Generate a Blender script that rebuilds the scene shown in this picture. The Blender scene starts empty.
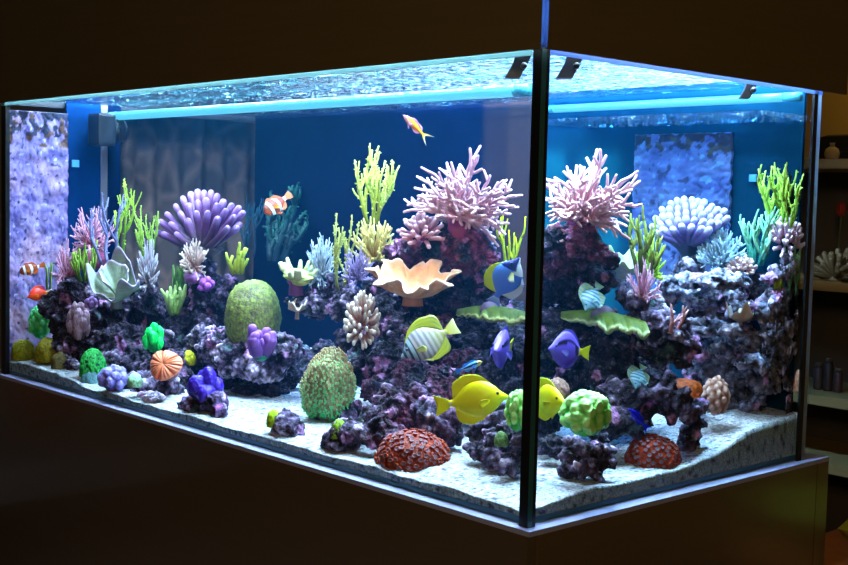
import bpy, bmesh, math, random
import numpy as np
from mathutils import Vector, Matrix, noise

SC = bpy.context.scene
COL = SC.collection
# ------------------------------------------------------------------ camera
CAM = (1.17316, -1.30389, 0.48268)
YAW, PIT, ROL, FPX = 0.82529, 0.06974, 0.02478, 1199.1
FW = np.array([-math.sin(YAW)*math.cos(PIT), math.cos(YAW)*math.cos(PIT), -math.sin(PIT)])
_rt = np.array([math.cos(YAW), math.sin(YAW), 0.0]); _up = np.cross(_rt, FW)
RT = math.cos(ROL)*_rt + math.sin(ROL)*_up
UP = -math.sin(ROL)*_rt + math.cos(ROL)*_up
EYE = np.array(CAM)
cd = bpy.data.cameras.new('camera'); cam = bpy.data.objects.new('camera', cd); COL.objects.link(cam)
cd.sensor_width = 36; cd.lens = FPX*36/848; cd.clip_start = 0.05
cam.matrix_world = Matrix(((RT[0], UP[0], -FW[0], EYE[0]), (RT[1], UP[1], -FW[1], EYE[1]), (RT[2], UP[2], -FW[2], EYE[2]), (0, 0, 0, 1)))
SC.camera = cam
# ------------------------------------------------------------------ world, lights, exposure
w = bpy.data.worlds.new('world'); SC.world = w; w.use_nodes = True
w.node_tree.nodes['Background'].inputs[0].default_value = (0.5, 0.45, 0.35, 1)
w.node_tree.nodes['Background'].inputs[1].default_value = 0.02
SC.view_settings.view_transform = 'Standard'; SC.view_settings.look = 'None'
SC.view_settings.exposure = 0.2; SC.view_settings.gamma = 1.0
try:
    SC.cycles.use_denoising = True
    SC.cycles.max_bounces = 8; SC.cycles.transparent_max_bounces = 24
    SC.cycles.sample_clamp_indirect = 4
except Exception:
    pass

def area(name, loc, sx, sy, power, col, rot=(0, 0, 0), spread=math.pi):
    l = bpy.data.lights.new(name, 'AREA'); l.shape = 'RECTANGLE'; l.size = sx; l.size_y = sy
    l.energy = power; l.color = col; l.spread = spread
    o = bpy.data.objects.new(name, l); COL.objects.link(o); o.location = loc; o.rotation_euler = rot
    return o
# lamps inside the hood, shining straight down into the water
for k in range(7):
    area('hood_spot_lamp', (-1.77+0.258*k, 0.30+0.05*(k % 2), 0.96), 0.10, 0.10, 15.0, (0.63, 0.82, 1.0))
area('hood_spot_lamp', (-0.13, 0.60, 0.96), 0.10, 0.10, 13.0, (0.50, 0.80, 1.0))  # one more spot added to brighten the back right corals
area('hood_front_fill', (-0.95, 0.05, 0.86), 1.78, 0.08, 17.0, (0.66, 0.85, 1.0), (0.30, 0, 0))  # added fill strip, brightens surfaces facing the front glass
area('hood_side_fill', (-0.05, 0.42, 0.86), 0.08, 0.70, 17.0, (0.60, 0.86, 1.0), (0, 0.30, 0))  # added fill strip for surfaces facing the end glass
area('hood_blue_fill', (-0.60, 0.66, 0.88), 1.10, 0.10, 22.0, (0.04, 0.34, 1.0), (0.1, 0, 0))  # added blue fill, gives the rear of the tank its hazy blue
# added warm fill lights of the dim room, unseen
def point(name, loc, power, col, r=0.1):
    l = bpy.data.lights.new(name, 'POINT'); l.energy = power; l.color = col; l.shadow_soft_size = r
    o = bpy.data.objects.new(name, l); COL.objects.link(o); o.location = loc
    return o
point('strip_backlight', (-0.045, 0.045, 0.985), 1.5, (0.30, 0.50, 1.0), 0.02)  # added to light the corner strip from inside the hood
point('wall_fill_light', (-0.45, 1.80, 1.42), 3.2, (1.0, 0.66, 0.14), 0.15)  # added behind the tank to light the ochre wall

point('room_fill_light', (1.9, -2.4, 1.3), 75.0, (1.0, 0.70, 0.34), 0.25)  # added behind the camera to lift hood and cabinet

# ------------------------------------------------------------------ helpers
L, W, HP, HB, WZ = 1.86, 0.787, 0.735, 0.70, 0.714      # tank length, depth, pane height, hood bottom, water level

def s2l(*c):
    out = []
    for x in c:
        x /= 255.0
        out.append(x/12.92 if x <= 0.04045 else ((x+0.055)/1.055)**2.4)
    return tuple(out)

def proj(P):
    P = np.atleast_2d(P); d = P-EYE; z = d@FW
    return np.stack([424+FPX*(d@RT)/z, 282.5-FPX*(d@UP)/z], 1)

def ray(px, py):
    return FW+RT*(px-424)/FPX-UP*(py-282.5)/FPX

def at(px, py, Y):
    d = ray(px, py); return EYE+d*((Y-EYE[1])/d[1])

def atX(px, py, X):
    d = ray(px, py); return EYE+d*((X-EYE[0])/d[0])

def atZ(px, py, Z):
    d = ray(px, py); return EYE+d*((Z-EYE[2])/d[2])

def mpp(P):
    return float((np.asarray(P)-EYE)@FW)/FPX            # metres per pixel at P

SAT = 1.0
class MB:
    """collects vertices, faces and colours of ONE mesh"""
    def __init__(s): s.V = []; s.F = []; s.C = []; s.M = []; s.n = 0
    def add(s, V, F, C, mi=0):
        V = np.asarray(V, float); C = np.asarray(C, float)
        if C.ndim == 1: C = np.tile(C[:3], (len(V), 1))
        s.V.append(V); s.C.append(C[:, :3])
        for f in F: s.F.append(tuple(i+s.n for i in f)); s.M.append(mi)
        s.n += len(V)
    def verts(s): return np.concatenate(s.V)
    def build(s, name, mats, parent=None, smooth=True, centre=False, V=None):
        V = s.verts() if V is None else V
        C = np.concatenate(s.C); l_ = C.mean(1, keepdims=True); C = np.clip(l_+(C-l_)*SAT, 0.0015, 1.0)
        if parent is not None: org = np.array(parent_loc(parent))
        else:
            lo, hi = V.min(0), V.max(0); org = (lo+hi)/2
            if not centre: org[2] = lo[2]
        me = bpy.data.meshes.new(name)
        me.from_pydata((V-org).tolist(), [], s.F)
        a = me.color_attributes.new('Col', 'FLOAT_COLOR', 'POINT')
        a.data.foreach_set('color', np.concatenate([C, np.ones((len(C), 1))], 1).astype(np.float32).ravel())
        if not isinstance(mats, (list, tuple)): mats = [mats]
        for m in mats: me.materials.append(m)
        if len(mats) > 1: me.polygons.foreach_set('material_index', s.M)
        if smooth: me.polygons.foreach_set('use_smooth', [True]*len(me.polygons))
        me.update()
        o = bpy.data.objects.new(name, me); COL.objects.link(o)
        if parent is not None: o.parent = parent
        else: o.location = org
        return o

def parent_loc(p):
    v = Vector((0, 0, 0))
    while p is not None: v += p.location; p = p.parent
    return v

def tag(o, label=None, cat=None, group=None, kind=None):
    if label: o['label'] = label
    if cat: o['category'] = cat
    if group: o['group'] = group
    if kind: o['kind'] = kind
    return o

def empty(name, loc, label=None, cat=None, group=None):
    o = bpy.data.objects.new(name, None); COL.objects.link(o); o.location = loc; o.empty_display_size = 0.02
    return tag(o, label, cat, group)

def box(mb, lo, hi, col=(1, 1, 1), bev=0.0, mi=0):
    bm = bmesh.new(); bmesh.ops.create_cube(bm, size=1)
    lo, hi = np.array(lo, float), np.array(hi, float)
    for v in bm.verts: v.co = Vector(((lo+hi)/2+np.array(v.co)*(hi-lo)))
    if bev: bmesh.ops.bevel(bm, geom=list(bm.edges), offset=bev, segments=2, affect='EDGES', profile=0.6)
    bm.verts.index_update()
    mb.add([v.co[:] for v in bm.verts], [[v.index for v in f.verts] for f in bm.faces], col, mi); bm.free()

def tube(mb, pts, rad, cols, n=7, cap=True, mi=0):
    pts = np.asarray(pts, float); m = len(pts); rad = np.broadcast_to(np.asarray(rad, float), (m,)).copy()
    cols = np.asarray(cols, float)
    if cols.ndim == 1: cols = np.tile(cols, (m, 1))
    if cap:                                                   # rounded tip
        d = pts[-1]-pts[-2]; d /= np.linalg.norm(d)+1e-12; r = rad[-1]
        ex = [pts[-1]+d*r*math.sin(a) for a in (0.6, 1.1, 1.45)]
        pts = np.vstack([pts, ex]); rad = np.concatenate([rad, [r*math.cos(a) for a in (0.6, 1.1, 1.45)]])
        cols = np.vstack([cols, [cols[-1]]*3])
    T = np.gradient(pts, axis=0); T /= np.linalg.norm(T, axis=1)[:, None]+1e-12
    a = np.array([0.3, 0.5, 0.8]); u = np.cross(T[0], a); u /= np.linalg.norm(u)
    V = []; ang = np.arange(n)*2*math.pi/n
    for i in range(len(pts)):
        u = u-T[i]*(u@T[i]); u /= np.linalg.norm(u)+1e-12; v = np.cross(T[i], u)
        V.append(pts[i]+rad[i]*(np.cos(ang)[:, None]*u+np.sin(ang)[:, None]*v))
    k = len(pts); F = [(i*n+j, i*n+(j+1) % n, (i+1)*n+(j+1) % n, (i+1)*n+j) for i in range(k-1) for j in range(n)]
    F.append(tuple((k-1)*n+j for j in range(n))); F.append(tuple(reversed(range(n))))
    mb.add(np.concatenate(V), F, np.repeat(cols, n, axis=0), mi)

def ico(sub):
    bm = bmesh.new(); bmesh.ops.create_icosphere(bm, subdivisions=sub, radius=1); bm.verts.index_update()
    V = np.array([v.co[:] for v in bm.verts]); F = [[v.index for v in f.verts] for f in bm.faces]; bm.free()
    return V, F
_ICO = {}
def blob(mb, c, r, col, sub=2, noise_amp=0.0, mi=0, seed=0.0, fr=3.0):
    if sub not in _ICO: _ICO[sub] = ico(sub)
    V, F = _ICO[sub]; V = V.copy()
    if noise_amp:
        k = np.array([noise.noise(Vector(v*fr+seed)) for v in V]); V = V*(1+noise_amp*k)[:, None]
    mb.add(V*np.asarray(r)+np.asarray(c), F, col, mi)

def grid(mb, fn, nu, nv, colfn, closed_u=False, thick=0.0, mi=0):
    """surface fn(u,v)->xyz; with thickness a closed slab"""
    us = np.linspace(0, 1, nu, endpoint=not closed_u); vs = np.linspace(0, 1, nv)
    P = np.array([[fn(u, v) for v in vs] for u in us]); C = np.array([[colfn(u, v) for v in vs] for u in us], float)
    idx = lambda i, j: (i % nu)*nv+j
    ru = nu if closed_u else nu-1
    F = [(idx(i, j), idx(i+1, j), idx(i+1, j+1), idx(i, j+1)) for i in range(ru) for j in range(nv-1)]
    if not thick:
        mb.add(P.reshape(-1, 3), F, C.reshape(-1, 3), mi); return
    if closed_u: du = np.roll(P, -1, 0)-np.roll(P, 1, 0)
    else: du = np.gradient(P, axis=0)
    N = np.cross(du, np.gradient(P, axis=1)); N /= np.linalg.norm(N, axis=2)[:, :, None]+1e-9
    A = (P+N*thick/2).reshape(-1, 3); B = (P-N*thick/2).reshape(-1, 3); k = len(A)
    FF = list(F)+[tuple(reversed([i+k for i in f])) for f in F]
    for i in range(ru):
        for j in (0, nv-1):
            q = (idx(i, j), idx(i+1, j), idx(i+1, j)+k, idx(i, j)+k); FF.append(q if j else q[::-1])
    if not closed_u:
        for j in range(nv-1):
            for i in (0, nu-1): FF.append((idx(i, j), idx(i, j+1), idx(i, j+1)+k, idx(i, j)+k))
    mb.add(np.vstack([A, B]), FF, np.vstack([C.reshape(-1, 3)]*2), mi)

def mix(a, b, f): return np.asarray(a)*(1-f)+np.asarray(b)*f

def fit(V, bb, Y, uniform=False):
    """scale a plant about its own foot and set it down so that it stands where the photograph has it"""
    x0, y0, x1, y1 = bb; V = np.asarray(V, float).copy()
    V -= np.array([0, 0, V[:, 2].min()])
    base = at((x0+x1)/2, y1, Y); sh = sv = mpp(base)*(x1-x0)/max(1e-6, np.ptp(V@RT))
    for _ in range(8):
        P = base+V*np.array([sh, sh, sv]); q = proj(P); lo, hi = q.min(0), q.max(0)
        a, b = (x1-x0)/(hi[0]-lo[0]), (y1-y0)/(hi[1]-lo[1])
        if uniform: a = b = math.sqrt(a*b)
        sh *= a; sv *= b
        P = base+V*np.array([sh, sh, sv]); q = proj(P); lo, hi = q.min(0), q.max(0); m = mpp(base)
        base = base+_rt*((x0+x1)/2-(lo[0]+hi[0])/2)*m-np.array([0, 0, 1])*((y0+y1)/2-(lo[1]+hi[1])/2)*m
    return base+V*np.array([sh, sh, sv])

# ------------------------------------------------------------------ materials
def mat(name): m = bpy.data.materials.new(name); m.use_nodes = True; return m, m.node_tree.nodes, m.node_tree.links, m.node_tree.nodes['Principled BSDF']

def vmat(name, rough=0.6, var=0.35, vscale=60, bump=0.3, bscale=140, spec=0.35, sss=0.0, transl=0.0):
    """colour from the mesh's own colour attribute, mottled and bumped by noise"""
    m, N, K, b = mat(name)
    a = N.new('ShaderNodeAttribute'); a.attribute_name = 'Col'
    tc = N.new('ShaderNodeTexCoord')
    n = N.new('ShaderNodeTexNoise'); n.inputs['Scale'].default_value = vscale; n.inputs['Detail'].default_value = 4
    K.new(tc.outputs['Object'], n.inputs['Vector'])
    r = N.new('ShaderNodeMapRange'); r.inputs['From Min'].default_value = 0.3; r.inputs['From Max'].default_value = 0.7
    r.inputs['To Min'].default_value = 1-var; r.inputs['To Max'].default_value = 1+var*0.6
    K.new(n.outputs['Fac'], r.inputs['Value'])
    mx = N.new('ShaderNodeVectorMath'); mx.operation = 'SCALE'
    K.new(a.outputs['Color'], mx.inputs[0]); K.new(r.outputs['Result'], mx.inputs['Scale'])
    K.new(mx.outputs['Vector'], b.inputs['Base Color'])
    b.inputs['Roughness'].default_value = rough; b.inputs['Specular IOR Level'].default_value = spec
    if sss:
        b.inputs['Subsurface Weight'].default_value = sss; b.inputs['Subsurface Radius'].default_value = (0.02, 0.012, 0.01)
    if bump:
        n2 = N.new('ShaderNodeTexNoise'); n2.inputs['Scale'].default_value = bscale; n2.inputs['Detail'].default_value = 3
        K.new(tc.outputs['Object'], n2.inputs['Vector'])
        bp = N.new('ShaderNodeBump'); bp.inputs['Strength'].default_value = bump; bp.inputs['Distance'].default_value = 0.004
        K.new(n2.outputs['Fac'], bp.inputs['Height']); K.new(bp.outputs['Normal'], b.inputs['Normal'])
    if transl:
        t = N.new('ShaderNodeBsdfTranslucent'); K.new(mx.outputs['Vector'], t.inputs['Color'])
        ms = N.new('ShaderNodeMixShader'); ms.inputs[0].default_value = transl
        K.new(b.outputs[0], ms.inputs[1]); K.new(t.outputs[0], ms.inputs[2]); K.new(ms.outputs[0], N['Material Output'].inputs['Surface'])
    return m

def plain(name, col, rough=0.5, spec=0.5, metal=0.0, emit=None, es=0.0):
    m, N, K, b = mat(name)
    b.inputs['Base Color'].default_value = (*col, 1); b.inputs['Roughness'].default_value = rough
    b.inputs['Specular IOR Level'].default_value = spec; b.inputs['Metallic'].default_value = metal
    if emit: b.inputs['Emission Color'].default_value = (*emit, 1); b.inputs['Emission Strength'].default_value = es
    return m

def clearglass(name, col):
    m, N, K, b = mat(name); N.remove(b)
    t = N.new('ShaderNodeBsdfTransparent'); t.inputs[0].default_value = (*col, 1)
    K.new(t.outputs[0], N['Material Output'].inputs['Surface']); return m

def translucent(name, col, gloss=0.15):
    m, N, K, b = mat(name)
    t = N.new('ShaderNodeBsdfTranslucent'); t.inputs[0].default_value = (*col, 1)
    b.inputs['Base Color'].default_value = (*[c*0.5 for c in col], 1); b.inputs['Roughness'].default_value = 0.2
    ms = N.new('ShaderNodeMixShader'); ms.inputs[0].default_value = 1-gloss
    K.new(b.outputs[0], ms.inputs[1]); K.new(t.outputs[0], ms.inputs[2]); K.new(ms.outputs[0], N['Material Output'].inputs['Surface'])
    return m

M = {}
M['glass'] = clearglass('clear_glass', (0.955, 0.975, 0.985))
M['silicone'] = plain('black_silicone', (0.004, 0.005, 0.007), 0.45, 0.3)
M['edge_dark'] = plain('dark_glass_edge', (0.008, 0.09, 0.11), 0.3, 0.6)
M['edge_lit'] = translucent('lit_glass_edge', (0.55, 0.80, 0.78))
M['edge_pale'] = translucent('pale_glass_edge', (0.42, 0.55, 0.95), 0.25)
M['coral'] = vmat('coral_skin', 0.6, 0.18, 90, 0.18, 260)
M['soft'] = vmat('soft_coral_skin', 0.5, 0.10, 60, 0.10, 200, transl=0.12)
M['dome'] = vmat('coral_dome', 0.6, 0.45, 130, 0.6, 240)
M['fish'] = vmat('fish_scales', 0.38, 0.05, 60, 0.0, 200, spec=0.5)
M['fluoro'] = vmat('lobed_coral_skin', 0.4, 0.20, 120, 0.25, 260, spec=0.5)
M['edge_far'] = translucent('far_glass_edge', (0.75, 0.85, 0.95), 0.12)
M['plastic'] = plain('black_plastic', (0.010, 0.014, 0.022), 0.4)
# ------------------------------------------------------------------ room shell
def wood(name, col, rough, coat=0.0):
    m, N, K, b = mat(name); tc = N.new('ShaderNodeTexCoord'); mp = N.new('ShaderNodeMapping'); mp.inputs['Scale'].default_value = (2, 2, 40)
    n = N.new('ShaderNodeTexNoise'); n.inputs['Scale'].default_value = 3; n.inputs['Detail'].default_value = 5
    K.new(tc.outputs['Object'], mp.inputs['Vector']); K.new(mp.outputs['Vector'], n.inputs['Vector'])
    r = N.new('ShaderNodeValToRGB'); r.color_ramp.elements[0].color = (*[c*0.85 for c in col], 1); r.color_ramp.elements[1].color = (*[c*1.15 for c in col], 1)
    K.new(n.outputs['Fac'], r.inputs['Fac']); K.new(r.outputs['Color'], b.inputs['Base Color'])
    b.inputs['Roughness'].default_value = rough; b.inputs['Coat Weight'].default_value = coat; b.inputs['Coat Roughness'].default_value = 0.12
    return m
M['wood'] = wood('dark_brown_veneer', (0.085, 0.055, 0.030), 0.32, 0.15)
M['wood_hood'] = wood('hood_veneer', (0.095, 0.066, 0.028), 0.55)
M['wood_front'] = wood('polished_brown_veneer', (0.075, 0.050, 0.030), 0.35, 0.45); M['wood_front'].node_tree.nodes['Principled BSDF'].inputs['Coat Roughness'].default_value = 0.06
M['ledge'] = plain('white_ledge', (0.27, 0.28, 0.46), 0.4)
M['ochre'] = plain('ochre_wall_paint', (0.50, 0.33, 0.10), 0.9)
M['greywall'] = plain('grey_wall_paint', (0.16, 0.15, 0.15), 0.9)
M['floor'] = wood('floor_boards', (0.10, 0.06, 0.04), 0.4)
M['shelf'] = plain('brown_shelf_board', (0.26, 0.165, 0.05), 0.6)
M['shelf_back'] = plain('shelf_back_board', (0.055, 0.040, 0.026), 0.8)

def slab(name, lo, hi, m, kind='structure', label=None, cat=None, parent=None, bev=0.0, col=(1, 1, 1)):
    mb = MB(); box(mb, lo, hi, col, bev); o = mb.build(name, m, parent, smooth=False)
    if parent is None: tag(o, label, cat, None, kind)
    return o
slab('floor', (-4.2, -3.2, -0.82), (3.2, 3.2, -0.78), M['floor'])
slab('ceiling', (-4.2, -3.2, 1.62), (3.2, 3.2, 1.66), M['greywall'])
slab('wall_back', (-4.2, 2.30, -0.78), (3.2, 2.36, 1.62), M['ochre'])
slab('wall_left', (-3.26, -3.2, -0.78), (-3.2, 2.30, 1.62), M['greywall'])
# curtain outside the left end of the tank
m, N, K, bs = mat('leaf_pattern_curtain'); M['curtain'] = m
tc = N.new('ShaderNodeTexCoord'); mp = N.new('ShaderNodeMapping'); mp.inputs['Scale'].default_value = (9, 9, 9)
v = N.new('ShaderNodeTexVoronoi'); v.feature = 'DISTANCE_TO_EDGE'; v.inputs['Scale'].default_value = 1.0
K.new(tc.outputs['Object'], mp.inputs['Vector']); K.new(mp.outputs['Vector'], v.inputs['Vector'])
r = N.new('ShaderNodeValToRGB'); r.color_ramp.elements[0].position = 0.0; r.color_ramp.elements[1].position = 0.16
r.color_ramp.elements[0].color = (0.15, 0.085, 0.065, 1); r.color_ramp.elements[1].color = (0.065, 0.042, 0.038, 1)
K.new(v.outputs['Distance'], r.inputs['Fac']); K.new(r.outputs['Color'], bs.inputs['Base Color']); bs.inputs['Roughness'].default_value = 0.9
CUX = -2.0
y0, y1 = atX(119, 250, CUX)[1], atX(272, 250, CUX)[1]+0.25
mb = MB()
grid(mb, lambda u, v: (CUX+0.012*math.sin(u*62)+0.008*math.sin(u*23+1), y0+(y1-y0)*u, -0.7+1.75*v), 150, 24, lambda u, v: (1, 1, 1), thick=0.004)
tag(mb.build('curtain', M['curtain']), 'grey brown curtain with faint leaf pattern hanging beyond the left end of the tank', 'curtain')

# ------------------------------------------------------------------ cabinet under the tank
CX0, CX1, CY0, CY1 = -1.93, 0.017, -0.014, 0.850
cab = empty('aquarium_cabinet', (-0.95, 0.41, -0.78), 'dark brown cabinet with a pale top edge carrying the reef aquarium', 'cabinet')
slab('top_board', (CX0, CY0, -0.008), (CX1, CY1, 0.0), M['ledge'], parent=cab)['label'] = 'pale top edge of the cabinet'
slab('front_panel', (CX0, CY0, -0.76), (CX1-0.004, CY0+0.02, -0.008), M['wood_front'], parent=cab)
slab('side_panel', (CX1-0.02, CY0+0.0205, -0.76), (CX1, CY1-0.045, -0.008), M['wood'], parent=cab)
slab('corner_post', (CX1-0.02, CY1-0.042, -0.76), (CX1, CY1, -0.008), M['wood'], parent=cab)
slab('back_panel', (CX0, CY1-0.02, -0.76), (CX1-0.021, CY1, -0.009), M['wood'], parent=cab)
slab('plinth', (CX0+0.03, CY0+0.04, -0.78), (CX1-0.04, CY1-0.04, -0.755), M['plastic'], parent=cab)

# ------------------------------------------------------------------ hood above the tank
M['refl'] = plain('added_ripple_brightener', (0.7, 0.75, 0.8), 0.5)  # white put on the unseen panel to brighten the ripples
hood = empty('aquarium_hood', (-0.93, 0.40, HB), 'dark brown lamp hood sitting on top of the aquarium', 'aquarium hood')
HX0, HX1, HY0, HY1, HT = -1.885, 0.020, -0.018, 0.845, 1.06
slab('front_panel', (HX0, HY0, HB), (HX1-0.0075, HY0+0.005, HT), M['wood_hood'], parent=hood)
slab('side_panel', (HX1-0.005, HY0+0.0075, HB), (HX1, HY1, HT), M['wood_hood'], parent=hood)
slab('back_panel', (HX0, HY1-0.012, HB+0.03), (HX1-0.013, HY1, HT), M['refl'], parent=hood)
slab('end_panel', (HX0, HY0+0.013, HB), (HX0+0.012, HY1-0.013, HT), M['plastic'], parent=hood)
slab('top_panel', (HX0, HY0, HT), (HX1, HY1, HT+0.015), M['wood_hood'], parent=hood)
M['strip'] = translucent('light_leak_strip', (0.22, 0.34, 0.62), 0.06)  # stands in for lamp light leaking between the hood panels
cs = slab('corner_light_leak', (HX1-0.0072, HY0+0.0005, HB+0.002), (HX1-0.0005, HY0+0.0072, HT), M['strip'], parent=hood)
cs['label'] = 'blue strip made for the light leaking between the two hood panels'

# ------------------------------------------------------------------ the aquarium
aq = empty('aquarium', (-L/2, W/2, 0.0), 'long rectangular glass reef aquarium with black corner seams', 'aquarium')
slab('front_pane', (-L, 0.0, 0.0), (-0.0172, 0.010, HP), M['glass'], parent=aq)
slab('side_pane', (-0.010, 0.0158, 0.0), (0.0, W-0.027, HP), M['glass'], parent=aq)
slab('left_pane', (-L, 0.0105, 0.0), (-L+0.010, W-0.0105, HP), M['glass'], parent=aq)
slab('bottom_pane', (-L+0.0105, 0.0105, 0.001), (-0.0105, W-0.0105, 0.010), M['edge_dark'], parent=aq)
slab('silicone_seam', (-0.0170, -0.0008, 0.0), (-0.0003, 0.0100, HP), M['silicone'], parent=aq)
slab('glass_edge', (-0.0002, -0.0006, 0.0), (0.0010, 0.0088, HP), M['edge_dark'], parent=aq)['label'] = 'dark teal glass edge at the near corner'
slab('silicone_seam', (-0.0090, 0.0090, 0.0), (0.0012, 0.0156, HP), M['silicone'], parent=aq)
slab('silicone_seam', (-0.0040, W-0.0268, 0.0), (0.0008, W-0.0130, HP), M['silicone'], parent=aq)
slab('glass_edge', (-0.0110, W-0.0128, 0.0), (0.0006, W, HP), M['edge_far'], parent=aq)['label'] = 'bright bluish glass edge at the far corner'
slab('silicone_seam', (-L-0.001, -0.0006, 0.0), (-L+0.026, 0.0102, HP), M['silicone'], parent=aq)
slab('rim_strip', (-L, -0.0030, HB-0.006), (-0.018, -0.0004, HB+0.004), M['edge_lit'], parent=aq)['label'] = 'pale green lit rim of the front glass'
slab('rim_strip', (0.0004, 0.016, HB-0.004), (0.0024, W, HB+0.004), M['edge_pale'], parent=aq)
M['blue_refl'] = plain('painted_blue_reflection', (0.002, 0.028, 0.12), 0.9, 0.02)  # reflection in the left glass, put in as a flat blue colour
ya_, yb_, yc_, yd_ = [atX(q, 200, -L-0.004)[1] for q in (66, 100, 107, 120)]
slab('tint_sheet', (-L-0.006, ya_, 0.0), (-L-0.002, yb_, HP), M['blue_refl'], parent=aq)['label'] = 'blue reflection in the left glass painted as a sheet'
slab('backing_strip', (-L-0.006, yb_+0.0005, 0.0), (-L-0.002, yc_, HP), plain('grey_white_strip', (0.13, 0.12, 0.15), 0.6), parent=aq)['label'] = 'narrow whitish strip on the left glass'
slab('tint_sheet', (-L-0.006, yc_+0.0005, 0.0), (-L-0.002, yd_, HP), plain('navy_tint_sheet', (0.001, 0.006, 0.028), 0.9, 0.02), parent=aq)['label'] = 'navy tint sheet on the left glass'
# painted back sheet; curtain reflection, azure haze and teal patches put into its colour
def band(x, a, b, s=0.012): return 1/(1+math.exp(-(x-a)/s))*1/(1+math.exp((x-b)/s))
bx = lambda px: at(px, 200, W)[0]
NAVY, CURTAIN_REFL, TEAL, AZURE = (0.0010, 0.0042, 0.017), (0.040, 0.022, 0.020), (0.004, 0.085, 0.12), (0.0015, 0.028, 0.060)
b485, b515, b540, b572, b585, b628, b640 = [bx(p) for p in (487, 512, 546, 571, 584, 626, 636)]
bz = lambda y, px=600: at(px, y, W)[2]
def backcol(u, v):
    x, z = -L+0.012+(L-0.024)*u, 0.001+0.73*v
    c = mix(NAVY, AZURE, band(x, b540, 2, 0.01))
    c = mix(c, CURTAIN_REFL, band(x, b485, b540, 0.004)*0.55+band(x, b515, b540, 0.004)*0.4)  # brown curtain reflection painted into the back sheet
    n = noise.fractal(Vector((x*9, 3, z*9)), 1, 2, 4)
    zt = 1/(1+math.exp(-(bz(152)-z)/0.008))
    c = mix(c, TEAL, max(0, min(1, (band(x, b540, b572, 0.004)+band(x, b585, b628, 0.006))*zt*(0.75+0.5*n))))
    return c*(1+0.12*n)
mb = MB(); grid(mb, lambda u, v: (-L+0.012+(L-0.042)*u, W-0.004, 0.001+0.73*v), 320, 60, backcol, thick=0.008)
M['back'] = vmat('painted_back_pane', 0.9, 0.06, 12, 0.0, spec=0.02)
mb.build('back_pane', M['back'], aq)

# water surface
m, N, K, bs = mat('rippled_water_surface'); M['water'] = m; N.remove(bs)
tr = N.new('ShaderNodeBsdfTransparent'); tr.inputs[0].default_value = (0.86, 0.95, 1.0, 1)
gl = N.new('ShaderNodeBsdfGlossy'); gl.inputs['Roughness'].default_value = 0.02; gl.inputs['Color'].default_value = (0.82, 0.95, 1.0, 1)
fr_ = N.new('ShaderNodeFresnel'); fr_.inputs['IOR'].default_value = 1.33
tc = N.new('ShaderNodeTexCoord'); mp = N.new('ShaderNodeMapping'); mp.inputs['Scale'].default_value = (1.0, 2.2, 1)
n1 = N.new('ShaderNodeTexNoise'); n1.inputs['Scale'].default_value = 42; n1.inputs['Detail'].default_value = 3; n1.inputs['Distortion'].default_value = 0.6
bp = N.new('ShaderNodeBump'); bp.inputs['Strength'].default_value = 0.9; bp.inputs['Distance'].default_value = 0.026
K.new(tc.outputs['Object'], mp.inputs['Vector']); K.new(mp.outputs['Vector'], n1.inputs['Vector']); K.new(n1.outputs['Fac'], bp.inputs['Height'])
K.new(bp.outputs['Normal'], gl.inputs['Normal']); K.new(bp.outputs['Normal'], fr_.inputs['Normal'])
ms = N.new('ShaderNodeMixShader'); K.new(fr_.outputs[0], ms.inputs[0]); K.new(tr.outputs[0], ms.inputs[1]); K.new(gl.outputs[0], ms.inputs[2])
sparkle = N.new('ShaderNodeBsdfTranslucent'); sparkle.inputs[0].default_value = (0.36, 0.74, 0.84, 1)      # pale patches painted in as sparkles of light on the surface
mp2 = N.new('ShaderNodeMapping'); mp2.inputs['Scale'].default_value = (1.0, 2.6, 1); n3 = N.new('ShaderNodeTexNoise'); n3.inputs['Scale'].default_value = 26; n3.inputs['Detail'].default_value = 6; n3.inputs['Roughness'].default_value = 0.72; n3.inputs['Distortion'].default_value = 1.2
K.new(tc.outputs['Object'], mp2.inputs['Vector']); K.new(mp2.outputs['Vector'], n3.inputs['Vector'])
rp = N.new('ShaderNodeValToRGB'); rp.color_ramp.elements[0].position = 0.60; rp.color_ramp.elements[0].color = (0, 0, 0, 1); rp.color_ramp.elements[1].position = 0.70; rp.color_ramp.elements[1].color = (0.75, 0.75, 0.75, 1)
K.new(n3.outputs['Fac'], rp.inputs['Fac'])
ms2 = N.new('ShaderNodeMixShader'); K.new(rp.outputs['Color'], ms2.inputs[0]); K.new(ms.outputs[0], ms2.inputs[1]); K.new(sparkle.outputs[0], ms2.inputs[2])
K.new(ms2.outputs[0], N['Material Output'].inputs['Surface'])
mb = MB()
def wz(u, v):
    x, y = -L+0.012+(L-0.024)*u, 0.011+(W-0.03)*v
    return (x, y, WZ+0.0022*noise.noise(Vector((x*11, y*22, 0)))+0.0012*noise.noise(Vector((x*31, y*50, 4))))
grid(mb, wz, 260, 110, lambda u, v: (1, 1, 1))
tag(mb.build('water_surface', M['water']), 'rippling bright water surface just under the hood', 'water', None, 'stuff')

M['ripple'] = M['water'].copy(); M['ripple'].name = 'rippled_surface_slab'  # added stand-in for the water surface reaching lower behind the end glass
slab('surface_slab', (-0.56, 0.60, 0.648), (-0.0115, W-0.0090, 0.656), M['ripple'], parent=aq)['label'] = 'slab added to extend the water surface down behind the end glass'
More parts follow.
